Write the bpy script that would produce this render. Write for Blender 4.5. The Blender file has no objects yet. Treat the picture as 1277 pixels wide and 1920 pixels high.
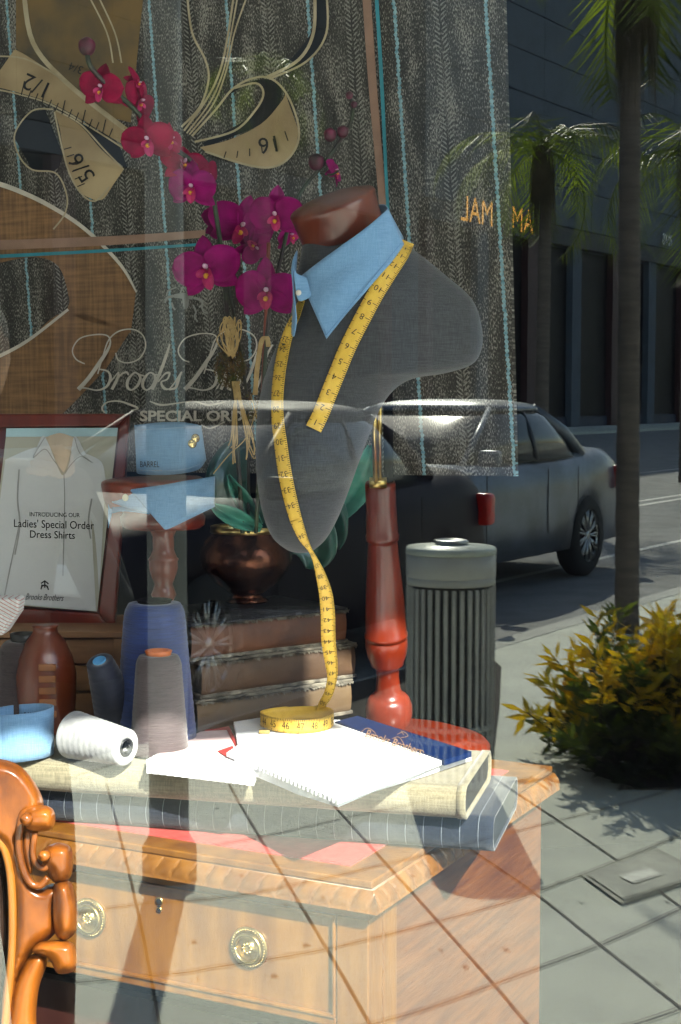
import bpy, math, random
from mathutils import Vector, Matrix, noise
from mathutils.bvhtree import BVHTree
from mathutils.geometry import delaunay_2d_cdt
R = math.radians
rnd = random.Random(7)
S = bpy.context.scene
COL = S.collection

# ------------------------------------------------------------------ camera, sky, sun, exposure
F = 2900.0
PITCH = math.atan(219 / F)
cP, sP = math.cos(PITCH), math.sin(PITCH)
EYE = Vector((0, 0, 1.5))
cam = bpy.data.cameras.new("Camera"); camo = bpy.data.objects.new("Camera", cam); COL.objects.link(camo)
camo.location = EYE; camo.rotation_euler = (math.pi / 2 - PITCH, 0, 0)
cam.sensor_fit = 'VERTICAL'; cam.sensor_height = 36; cam.lens = F / 1920 * 36
cam.clip_start = 0.05; cam.clip_end = 600
S.camera = camo
S.render.resolution_x = 681; S.render.resolution_y = 1024

SUN_AZ, SUN_EL = R(155), R(39)
w = bpy.data.worlds.new("World"); S.world = w; w.use_nodes = True
wn = w.node_tree
sky = wn.nodes.new("ShaderNodeTexSky"); sky.sky_type = 'NISHITA'; sky.sun_disc = False
sky.sun_elevation = SUN_EL; sky.sun_rotation = SUN_AZ
wn.links.new(sky.outputs[0], wn.nodes["Background"].inputs[0])
wn.nodes["Background"].inputs[1].default_value = 0.15
sl = bpy.data.lights.new("Sun", 'SUN'); sl.energy = 4.5; sl.angle = R(0.5); sl.color = (1, .95, .86)
so = bpy.data.objects.new("Sun", sl); COL.objects.link(so)
sdir = Vector((math.sin(SUN_AZ) * math.cos(SUN_EL), math.cos(SUN_AZ) * math.cos(SUN_EL), math.sin(SUN_EL)))
so.rotation_euler = sdir.to_track_quat('Z', 'Y').to_euler(); so.location = (0, -3, 8)
S.view_settings.view_transform = 'Standard'; S.view_settings.look = 'None'
S.view_settings.exposure = 2.2; S.view_settings.gamma = 1
S.cycles.max_bounces = 8; S.cycles.transparent_max_bounces = 16

# ------------------------------------------------------------------ projecting helpers
def ray(px, py):
    u = (px - 638.5) / F; v = -(py - 960) / F
    return Vector((u, cP + v * sP, -sP + v * cP))
def P(px, py, Y):
    d = ray(px, py); return EYE + d * (Y / d.y)
def G(px, py, z):
    d = ray(px, py); return EYE + d * ((z - EYE.z) / d.z)
PANE_AZ = R(76.6)
PD = Vector((math.sin(PANE_AZ), math.cos(PANE_AZ), 0))         # along the shop front
PN = Vector((math.sin(PANE_AZ + R(90)), math.cos(PANE_AZ + R(90)), 0))   # out to the street
DIST = 1.25
PO = -PN * DIST                                               # foot of the window plane
def M(p):                                                     # where a thing seen mirrored in the pane really stands
    p = Vector(p); return p - PN * (2 * (PN.dot(p) + DIST))
def VG(px, py, z=0): return M(G(px, py, z))
def VP(px, py, Y): return M(P(px, py, Y))
def maz(a): return 2 * PANE_AZ - a                            # azimuth after mirroring
def W(a, d, z): return PO + PD * a + PN * d + Vector((0, 0, z))  # along front, out to the street, up
UP = Vector((0, 0, 1))

# ------------------------------------------------------------------ materials
MATS = {}
def mat(name, col, rough=.6, col2=None, scale=20, stretch=(1, 1, 1), bump=0, bscale=None, metal=0, coat=0, detail=6, spec=.5, contrast=(.35, .65), sheen=0, dist=.004):
    if name in MATS: return MATS[name]
    m = bpy.data.materials.new(name); m.use_nodes = True; nt = m.node_tree; N = nt.nodes; L = nt.links
    b = N["Principled BSDF"]
    b.inputs["Roughness"].default_value = rough; b.inputs["Metallic"].default_value = metal
    b.inputs["Coat Weight"].default_value = coat; b.inputs["Coat Roughness"].default_value = .08
    b.inputs["Specular IOR Level"].default_value = spec; b.inputs["Sheen Weight"].default_value = sheen
    tc = N.new("ShaderNodeTexCoord"); mp = N.new("ShaderNodeMapping"); mp.inputs["Scale"].default_value = stretch
    L.new(tc.outputs["Object"], mp.inputs[0])
    no = N.new("ShaderNodeTexNoise"); no.inputs["Scale"].default_value = scale; no.inputs["Detail"].default_value = detail
    L.new(mp.outputs[0], no.inputs["Vector"])
    cr = N.new("ShaderNodeValToRGB"); cr.color_ramp.elements[0].position = contrast[0]; cr.color_ramp.elements[1].position = contrast[1]
    c2 = col2 or tuple(c * .8 for c in col)
    cr.color_ramp.elements[0].color = (*c2, 1); cr.color_ramp.elements[1].color = (*col, 1)
    L.new(no.outputs[0], cr.inputs[0]); L.new(cr.outputs[0], b.inputs["Base Color"])
    if bump:
        n2 = N.new("ShaderNodeTexNoise"); n2.inputs["Scale"].default_value = bscale or scale; n2.inputs["Detail"].default_value = 4
        L.new(mp.outputs[0], n2.inputs["Vector"])
        bp = N.new("ShaderNodeBump"); bp.inputs["Strength"].default_value = bump; bp.inputs["Distance"].default_value = dist
        L.new(n2.outputs[0], bp.inputs["Height"]); L.new(bp.outputs[0], b.inputs["Normal"])
    MATS[name] = m; return m

def fabric(name, c1, c2, scale=260, rough=.9, stripe=None):
    """woven cloth: two crossing stretched noises; stripe=(axis vector scale, width, colour) for a thin regular line"""
    m = bpy.data.materials.new(name); m.use_nodes = True; nt = m.node_tree; N = nt.nodes; L = nt.links
    b = N["Principled BSDF"]; b.inputs["Roughness"].default_value = rough; b.inputs["Specular IOR Level"].default_value = .2
    b.inputs["Sheen Weight"].default_value = .25
    tc = N.new("ShaderNodeTexCoord"); outs = []
    for st in ((1, 1, .06), (.06, .06, 1)):
        mp = N.new("ShaderNodeMapping"); mp.inputs["Scale"].default_value = st; L.new(tc.outputs["Object"], mp.inputs[0])
        no = N.new("ShaderNodeTexNoise"); no.inputs["Scale"].default_value = scale; no.inputs["Detail"].default_value = 3
        L.new(mp.outputs[0], no.inputs["Vector"]); outs.append(no)
    ad = N.new("ShaderNodeMath"); ad.operation = 'ADD'; L.new(outs[0].outputs[0], ad.inputs[0]); L.new(outs[1].outputs[0], ad.inputs[1])
    cr = N.new("ShaderNodeValToRGB"); cr.color_ramp.elements[0].position = .4; cr.color_ramp.elements[1].position = .62
    hf = N.new("ShaderNodeMath"); hf.operation = 'MULTIPLY'; hf.inputs[1].default_value = .5
    L.new(ad.outputs[0], hf.inputs[0]); L.new(hf.outputs[0], cr.inputs[0])
    cr.color_ramp.elements[0].color = (*c2, 1); cr.color_ramp.elements[1].color = (*c1, 1)
    src = cr.outputs[0]
    if stripe:
        axis, wd, scol = stripe
        dp = N.new("ShaderNodeVectorMath"); dp.operation = 'DOT_PRODUCT'; dp.inputs[1].default_value = axis; L.new(tc.outputs["Object"], dp.inputs[0])
        fr = N.new("ShaderNodeMath"); fr.operation = 'FRACT'; L.new(dp.outputs["Value"], fr.inputs[0])
        lt = N.new("ShaderNodeMath"); lt.operation = 'LESS_THAN'; lt.inputs[1].default_value = wd; L.new(fr.outputs[0], lt.inputs[0])
        mx = N.new("ShaderNodeMix"); mx.data_type = 'RGBA'; L.new(lt.outputs[0], mx.inputs[0]); L.new(src, mx.inputs[6]); mx.inputs[7].default_value = (*scol, 1)
        src = mx.outputs[2]
    L.new(src, b.inputs["Base Color"])
    bp = N.new("ShaderNodeBump"); bp.inputs["Strength"].default_value = .35; bp.inputs["Distance"].default_value = .002
    L.new(ad.outputs[0], bp.inputs["Height"]); L.new(bp.outputs[0], b.inputs["Normal"])
    return m

# ------------------------------------------------------------------ object helpers
ORG = {}
def tag(o, label=None, cat=None, group=None, kind=None):
    if label: o["label"] = label
    if cat: o["category"] = cat
    if group: o["group"] = group
    if kind: o["kind"] = kind
    return o
def thing(name, label, cat, loc=(0, 0, 0), group=None):
    o = bpy.data.objects.new(name, None); COL.objects.link(o); o.location = loc; ORG[o.name] = Vector(loc)
    o.empty_display_size = .1
    return tag(o, label, cat, group)
def mesh(name, vf, m, parent=None, smooth=True, bevel=0, solid=0, sub=0, local=False):
    verts, faces = vf
    org = Vector((0, 0, 0))
    if parent is not None:
        org = ORG.get(parent.name, org)
    me = bpy.data.meshes.new(name)
    me.from_pydata([tuple(Vector(v) - (org if not local else Vector())) for v in verts], [], faces); me.update()
    me.materials.append(m)
    if smooth:
        me.polygons.foreach_set("use_smooth", [True] * len(me.polygons))
    o = bpy.data.objects.new(name, me); COL.objects.link(o)
    if parent is not None: o.parent = parent; ORG[o.name] = org
    if solid:
        md = o.modifiers.new("s", 'SOLIDIFY'); md.thickness = solid; md.offset = 0
    if bevel:
        md = o.modifiers.new("b", 'BEVEL'); md.width = bevel; md.segments = 3; md.limit_method = 'ANGLE'
        if smooth: me.polygons.foreach_set("use_smooth", [True] * len(me.polygons)); md.harden_normals = False
    if sub:
        md = o.modifiers.new("u", 'SUBSURF'); md.levels = sub; md.render_levels = sub
    return o
def merge(*parts):
    V, Fc = [], []
    for v, f in parts:
        k = len(V); V += [Vector(x) for x in v]; Fc += [tuple(i + k for i in q) for q in f]
    return V, Fc
def hexa(p):   # 8 corners: bottom 4 then top 4 (same order)
    return [Vector(x) for x in p], [(3, 2, 1, 0), (4, 5, 6, 7), (0, 1, 5, 4), (1, 2, 6, 5), (2, 3, 7, 6), (3, 0, 4, 7)]
def box(c, s, ax=None):
    c = Vector(c); X, Y, Z = ax or (Vector((1, 0, 0)), Vector((0, 1, 0)), UP)
    q = [c + X * (a * s[0] / 2) + Y * (b * s[1] / 2) + Z * (d * s[2] / 2) for d in (-1, 1) for a, b in ((-1, -1), (1, -1), (1, 1), (-1, 1))]
    return hexa(q)
def prism(pts, off):
    n = len(pts); off = Vector(off)
    v = [Vector(p) for p in pts] + [Vector(p) + off for p in pts]
    return v, [tuple(range(n))[::-1], tuple(range(n, 2 * n))] + [(i, (i + 1) % n, n + (i + 1) % n, n + i) for i in range(n)]
def cr(pts, n=6, closed=False):
    pts = [tuple(p) for p in pts]; out = []; N = len(pts)
    if N < 3 and not closed:
        return [tuple(a + (b - a) * t / n for a, b in zip(pts[0], pts[1])) for t in range(n + 1)]
    rng = range(N if closed else N - 1)
    for i in rng:
        g = (lambda k: pts[k % N]) if closed else (lambda k: pts[min(max(k, 0), N - 1)])
        p0, p1, p2, p3 = g(i - 1), g(i), g(i + 1), g(i + 2)
        for j in range(n):
            t = j / n
            out.append(tuple(.5 * (2 * b + (c - a) * t + (2 * a - 5 * b + 4 * c - d) * t * t + (-a + 3 * b - 3 * c + d) * t ** 3) for a, b, c, d in zip(p0, p1, p2, p3)))
    if not closed: out.append(pts[-1])
    return out
def grid(rows, closed=False):
    n = len(rows[0]); V = [Vector(p) for r in rows for p in r]; Fc = []
    for i in range(len(rows) - 1):
        for j in range(n if closed else n - 1):
            k = (j + 1) % n
            Fc.append((i * n + j, i * n + k, (i + 1) * n + k, (i + 1) * n + j))
    return V, Fc
def loft(rings, cap=True):
    V, Fc = grid(rings, True); n = len(rings[0]); k = len(rings)
    if cap:
        Fc = Fc + [tuple(range(n))[::-1], tuple((k - 1) * n + j for j in range(n))]
    return V, Fc
def frame_of(d):
    d = Vector(d).normalized(); a = Vector((0, 0, 1)) if abs(d.z) < .9 else Vector((1, 0, 0))
    x = d.cross(a).normalized(); return x, x.cross(d).normalized(), d
def lathe(prof, base, axis=UP, n=40, cap=True, squash=1):
    x, y, d = frame_of(axis); base = Vector(base)
    return loft([[base + d * h + (x * math.cos(2 * math.pi * j / n) + y * (squash * math.sin(2 * math.pi * j / n))) * r for j in range(n)] for r, h in prof], cap)
def tube(pts, r, n=8, cap=True):
    pts = [Vector(p) for p in pts]; rings = []; x = None
    for i, p in enumerate(pts):
        d = (pts[min(i + 1, len(pts) - 1)] - pts[max(i - 1, 0)]).normalized()
        if x is None: x = frame_of(d)[0]
        x = (x - d * x.dot(d)).normalized(); y = d.cross(x)
        rr = r[i] if isinstance(r, (list, tuple)) else r
        rings.append([p + (x * math.cos(2 * math.pi * j / n) + y * math.sin(2 * math.pi * j / n)) * rr for j in range(n)])
    return loft(rings, cap)
def sheet(top, bot, f, n=5, m=8):
    """surface between two pixel curves; f(px,py,u,v) places it"""
    A, B = cr(top, n), cr(bot, n)
    k = max(len(A), len(B))
    rs = lambda C: [tuple(a + (b - a) * ((i * (len(C) - 1) / (k - 1)) % 1) for a, b in zip(C[int(i * (len(C) - 1) / (k - 1))], C[min(int(i * (len(C) - 1) / (k - 1)) + 1, len(C) - 1)])) for i in range(k)]
    A, B = rs(A), rs(B)
    rows = []
    for j in range(m + 1):
        v = j / m
        rows.append([f(a[0] + (b[0] - a[0]) * v, a[1] + (b[1] - a[1]) * v, i / (k - 1), v) for i, (a, b) in enumerate(zip(A, B))])
    return grid(rows)
def stroke(pts, wd, f, n=6):
    """flat brush stroke through pixel points with widths"""
    C = cr([(p[0], p[1], (p[2] if len(p) > 2 else wd)) for p in pts], n); rows = []
    for i, c in enumerate(C):
        a, b = C[max(i - 1, 0)], C[min(i + 1, len(C) - 1)]
        dx, dy = b[0] - a[0], b[1] - a[1]; l = math.hypot(dx, dy) or 1
        nx, ny = -dy / l * c[2] / 2, dx / l * c[2] / 2
        rows.append([f(c[0] + nx, c[1] + ny), f(c[0] - nx, c[1] - ny)])
    return grid(rows)
GL = {}
def glyphs(text, shear=0, sp=1.0, bold=0):
    key = (text, shear, sp, bold)
    if key in GL: return GL[key]
    cu = bpy.data.curves.new('t', 'FONT'); cu.body = text; cu.size = 1; cu.shear = shear; cu.space_character = sp; cu.resolution_u = 3; cu.offset = bold
    ob = bpy.data.objects.new('t', cu); COL.objects.link(ob)
    bpy.context.view_layer.update()
    me = bpy.data.meshes.new_from_object(ob.evaluated_get(bpy.context.evaluated_depsgraph_get()))
    v = [(p.co.x, p.co.y) for p in me.vertices]; f = [tuple(q.vertices) for q in me.polygons]
    bpy.data.objects.remove(ob); bpy.data.curves.remove(cu); bpy.data.meshes.remove(me)
    GL[key] = (v, f); return v, f
def text_on(text, f, x, y, h, wscale=1, slope=0, shear=0, sp=1.0, width=None, bold=0):
    v, fc = glyphs(text, shear, sp, bold)
    if width:
        x0 = min(a for a, b in v); x1 = max(a for a, b in v); wscale = width / ((x1 - x0) * h)
    return [f(x + a * h * wscale, y - b * h + slope * a * h * wscale) for a, b in v], fc
def inflate(outline, fpos, thick, Rr, step=5, smooth_n=5, back=True, closed_spline=True):
    """rounded carved solid from a pixel outline: bulges towards the viewer with distance from its edge"""
    C = cr(outline, smooth_n, True) if closed_spline else outline
    pts = [Vector((c[0], c[1])) for c in C]; nb = len(pts)
    def inside(x, y):
        r = False
        for i in range(nb):
            a, b = pts[i], pts[(i + 1) % nb]
            if (a.y > y) != (b.y > y) and x < (b.x - a.x) * (y - a.y) / (b.y - a.y) + a.x: r = not r
        return r
    def dist(x, y):
        best = 1e9
        for i in range(nb):
            a, b = pts[i], pts[(i + 1) % nb]; ab = b - a; t = max(0, min(1, ((x - a.x) * ab.x + (y - a.y) * ab.y) / max(ab.length_squared, 1e-9)))
            best = min(best, math.hypot(a.x + ab.x * t - x, a.y + ab.y * t - y))
        return best
    xs = [p.x for p in pts]; ys = [p.y for p in pts]; extra = []
    y = min(ys)
    while y < max(ys):
        x = min(xs)
        while x < max(xs):
            xx, yy = x + rnd.uniform(-.2, .2) * step, y + rnd.uniform(-.2, .2) * step
            if inside(xx, yy) and dist(xx, yy) > step * .35: extra.append(Vector((xx, yy)))
            x += step
        y += step
    allp = pts + extra
    ov, oe, of, *_ = delaunay_2d_cdt(allp, [(i, (i + 1) % nb) for i in range(nb)], [list(range(nb))], 1, 1e-5)
    V = []; n = len(ov)
    for s in ((-1, 1) if back else (-1,)):
        for p in ov:
            d = dist(p.x, p.y); t = min(d / Rr, 1); h = math.sqrt(max(0, 1 - (1 - t) ** 2)) * thick
            V.append(fpos(p.x, p.y, s * h))
    Fc = [tuple(f) for f in of] + ([tuple(i + n for i in f[::-1]) for f in of] if back else [])
    return V, Fc
def struct(name, vf, m, **k):
    return tag(mesh(name, vf, m, smooth=False, **k), kind='structure')

# ------------------------------------------------------------------ shared materials
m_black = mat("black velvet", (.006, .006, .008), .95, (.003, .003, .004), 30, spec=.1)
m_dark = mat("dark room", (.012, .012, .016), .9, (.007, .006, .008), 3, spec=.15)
m_mahog = mat("red mahogany", (.17, .018, .004), .3, (.085, .007, .002), 18, (1, 1, .12), .12, 60, coat=.25)
m_orangewood = mat("turned orange wood", (.22, .032, .009), .32, (.11, .012, .004), 14, (1, 1, .15), .1, 40, coat=.25)
m_desk = mat("desk wood", (.185, .074, .007), .38, (.10, .032, .003), 9, (3, 3, .5), .12, 60, coat=.3)
m_deskside = mat("desk side wood", (.13, .042, .010), .42, (.07, .018, .005), 10, (.7, .7, 9), .15, 30, coat=.2)
m_chair = mat("golden carved walnut", (.30, .085, .008), .3, (.055, .012, .003), 16, (1, 1, .5), .25, 90, coat=.35, contrast=(.32, .56), detail=8)
m_brass = mat("old brass", (.62, .48, .20), .28, (.42, .30, .10), 60, metal=1)
m_copper = mat("hammered copper", (.13, .045, .022), .25, (.045, .016, .010), 25, bump=.25, bscale=70, metal=.85)
m_blue = fabric("blue oxford cloth", (.20, .36, .56), (.15, .29, .47), 900)
m_white = mat("white paper", (.78, .78, .78), .8, (.72, .73, .74), 60)
m_conc = mat("sidewalk concrete", (.60, .61, .52), .85, (.47, .48, .42), 3.2, bump=.3, bscale=160, detail=12, contrast=(.25, .7))
m_joint = mat("joint dirt", (.22, .21, .17), .95, (.09, .085, .07), 6)
m_asph = mat("asphalt", (.24, .24, .235), .9, (.17, .17, .165), 3, detail=9)
m_yellow = mat("yellow tape", (.80, .50, .06), .55, (.74, .44, .05), 90, bump=.05)
m_ink = mat("black ink", (.012, .010, .010), .6)
m_lit = mat("steel", (.55, .56, .56), .3, metal=1)

# ------------------------------------------------------------------ street ground (seen mirrored in the pane)
ST = R(32.7)                                   # the street's direction as seen in the mirror
sd = Vector((math.sin(ST), math.cos(ST), 0)); sn = Vector((math.cos(ST), -math.sin(ST), 0))  # along; towards the shop (mirrored)
K0 = G(1060, 1163, 0)
rd = lambda s, n, z: M(K0 + sd * s + sn * n + UP * (z - K0.z))
struct("road", ([rd(-90, -140, -.13), rd(160, -140, -.13), rd(160, .2, -.13), rd(-90, .2, -.13)], [(0, 1, 2, 3)]), m_asph)
struct("ground", ([Vector((x, y, -.6)) for x, y in ((-400, -400), (400, -400), (400, 400), (-400, 400))], [(0, 1, 2, 3)]), m_asph)
struct("sidewalk", hexa([rd(-90, .15, -.5), rd(160, .15, -.5), rd(160, 60, -.5), rd(-90, 60, -.5), rd(-90, .15, 0), rd(160, .15, 0), rd(160, 60, 0), rd(-90, 60, 0)]), m_conc)
struct("kerb", hexa([rd(-90, 0, -.5), rd(160, 0, -.5), rd(160, .147, -.5), rd(-90, .147, -.5), rd(-90, 0, .003), rd(160, 0, .003), rd(160, .147, .003), rd(-90, .147, .003)]), mat("kerb stone", (.42, .42, .38), .8, (.33, .33, .3), 4))
lane = []
m_lane = mat("road paint", (.62, .62, .58), .7, (.5, .5, .47), 8)
for (n0, wdt) in ((-1.9, .10), (-4.4, .12), (-4.75, .12), (-8.0, .12)):
    lane.append(([rd(-60, n0, -.126), rd(120, n0, -.126), rd(120, n0 + wdt, -.126), rd(-60, n0 + wdt, -.126)], [(0, 1, 2, 3)]))
struct("road_marking", merge(*lane), m_lane)
jl = [[(200, 1470), (207, 1494), (259, 1708), (300, 1925)], [(430, 1470), (470, 1540), (623, 1794), (700, 1930)], [(590, 1470), (654, 1540), (900, 1814), (1000, 1932)],
      [(900, 1440), (942, 1468), (1147, 1605), (1277, 1700), (1330, 1740)], [(880, 1590), (1005, 1675), (1125, 1770), (1277, 1889), (1320, 1925)],
      [(60, 1728), (143, 1711), (259, 1694), (400, 1683), (513, 1665), (760, 1610), (968, 1557), (1147, 1512), (1300, 1468)],
      [(400, 1583), (494, 1567), (652, 1531), (850, 1490), (1000, 1455)],
      [(20, 1850), (143, 1840), (340, 1822), (400, 1812), (623, 1775), (900, 1704), (1032, 1661), (1230, 1583), (1330, 1540)],
      [(600, 1945), (697, 1918), (800, 1889), (962, 1830), (1125, 1770), (1277, 1702), (1330, 1676)], [(1080, 1940), (1200, 1915), (1300, 1880)]]
jm = []
for l in jl:
    C = cr(l, 4); pts = [VG(x, y, .004) for x, y in C]; rows = []
    for i, p in enumerate(pts):
        d = (pts[min(i + 1, len(pts) - 1)] - pts[max(i - 1, 0)]).normalized(); q = Vector((-d.y, d.x, 0)) * .0038
        rows.append([p + q, p - q])
    jm.append(grid(rows))
struct("paving_joint", merge(*jm), m_joint)

rg = random.Random(5); sp_ = []
for i in range(24):
    c = VG(rg.uniform(200, 1277), rg.uniform(1500, 1920), .003); q = rg.uniform(.004, .013); n_ = 9
    sp_.append(([c + Vector((math.cos(a) * q * rg.uniform(.6, 1.2), math.sin(a) * q * rg.uniform(.6, 1.2), 0)) for a in [6.283 * j / n_ for j in range(n_)]], [tuple(range(n_))]))
struct("paving_stain", merge(*sp_), mat("old gum", (.27, .27, .23), .9))

# utility cover in the paving
uc = thing("utility_cover", "square metal utility cover set in the pavement, mirrored beside the shrub's shadow", "utility cover", VG(1190, 1640, 0))
def flat(pp, z): 
    v = [VG(x, y, z) for x, y in pp]; return v, [tuple(range(len(v)))]
mesh("frame", flat([(1090, 1640), (1228, 1588), (1330, 1640), (1165, 1694)], .008), mat("cover rim", (.38, .38, .32), .8), uc, smooth=False)
mesh("lid", flat([(1102, 1640), (1226, 1594), (1315, 1640), (1168, 1685)], .012), mat("cover lid", (.45, .45, .385), .8, (.34, .34, .30), 12), uc, smooth=False)
mesh("name_plate", flat([(1162, 1643), (1215, 1626), (1240, 1638), (1186, 1655)], .016), mat("cover plate", (.62, .62, .56), .6), uc, smooth=False)

# ------------------------------------------------------------------ shop front: pane, frame, walls, unseen awning, display room
def glass_mat():
    m = bpy.data.materials.new("window glass"); m.use_nodes = True; nt = m.node_tree; N = nt.nodes; L = nt.links
    N.remove(N["Principled BSDF"]); out = N["Material Output"]
    t = N.new("ShaderNodeBsdfTransparent"); t.inputs[0].default_value = (.965, .98, .97, 1)
    g = N.new("ShaderNodeBsdfGlossy"); g.inputs["Roughness"].default_value = 0; g.inputs[0].default_value = (.95, 1, .91, 1)
    mx = N.new("ShaderNodeMixShader"); mx.inputs[0].default_value = GLASS_R
    L.new(t.outputs[0], mx.inputs[1]); L.new(g.outputs[0], mx.inputs[2]); L.new(mx.outputs[0], out.inputs[0])
    return m
GLASS_R = .056
AX = (PD, PN, UP)
win = thing("shop_window", "large reflecting plate glass shop window in front of the display", "window", W(0, 0, .35))
mesh("pane", box(W(.1, 0, 1.55), (5.0, .008, 2.4), AX), glass_mat(), win, smooth=False)
m_frame = mat("bronze frame", (.05, .045, .04), .4, metal=.6)
for a, d, z, s in ((-2.43, 0, 1.55, (.06, .09, 2.4)), (2.63, 0, 1.55, (.06, .09, 2.4)), (.1, 0, .32, (5.12, .09, .058)), (.1, 0, 2.78, (5.12, .09, .058))):
    mesh("frame", box(W(a, d, z), s, AX), m_frame, win, smooth=False, bevel=.004)
m_stone = mat("shop stone", (.42, .38, .32), .8, (.34, .3, .26), 3)
sw = thing("shop_front", "stone shop front around the display window", "building", W(0, 0, 0))
for a, d, z, s in ((.1, -.1, .145, (5.2, .25, .285)), (-3.6, -.1, 2.2, (2.28, .25, 4.4)), (3.8, -.1, 2.2, (2.28, .25, 4.4)), (.1, -.1, 3.63, (5.11, .25, 1.63))):
    mesh("wall", box(W(a, d, z), s, AX), m_stone, sw, smooth=False)
aw = thing("awning", "unseen canvas awning over the shop window, shaped to shade the display", "awning", W(.1, 0, 3))  # added awning, there to shade the display
AWP, AWZ = 1.05, 3.13
mesh("shade_canopy", hexa([W(-2.9, .03, 3.7), W(3.1, .03, 3.7), W(3.1, AWP, AWZ), W(-2.9, AWP, AWZ), W(-2.9, .03, 3.73), W(3.1, .03, 3.73), W(3.1, AWP, AWZ + .03), W(-2.9, AWP, AWZ + .03)]), mat("unseen awning canvas", (.03, .05, .09), .9), aw, smooth=False)
mesh("shade_valance", box(W(-.9, AWP - .012, AWZ - .135), (4.0, .012, .268), AX), MATS["unseen awning canvas"], aw, smooth=False)  # added unseen drop: shades the left of the display, lets sun past on the right
# display room
rm = thing("display_room", "dark lined box of the shop window display", "room", W(0, -3, 0))
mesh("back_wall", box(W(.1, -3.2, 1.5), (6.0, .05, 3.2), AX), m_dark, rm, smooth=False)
mesh("side_wall", box(W(-1.9, -1.72, 1.5), (.05, 2.9, 3.2), AX), mat("pale side lining", (.78, .76, .72), .85), rm, smooth=False)
mesh("side_wall", box(W(2.5, -1.72, 1.5), (.05, 2.9, 3.2), AX), mat("pale side lining", (.78, .76, .72), .85), rm, smooth=False)
mesh("ceiling", box(W(.1, -1.72, 3.0), (5.2, 2.9, .05), AX), mat("display ceiling", (.80, .79, .76), .8), rm, smooth=False)
mesh("display_floor", box(W(.1, -1.72, .07), (5.2, 2.9, .06), AX), m_black, rm, smooth=False)

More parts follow.
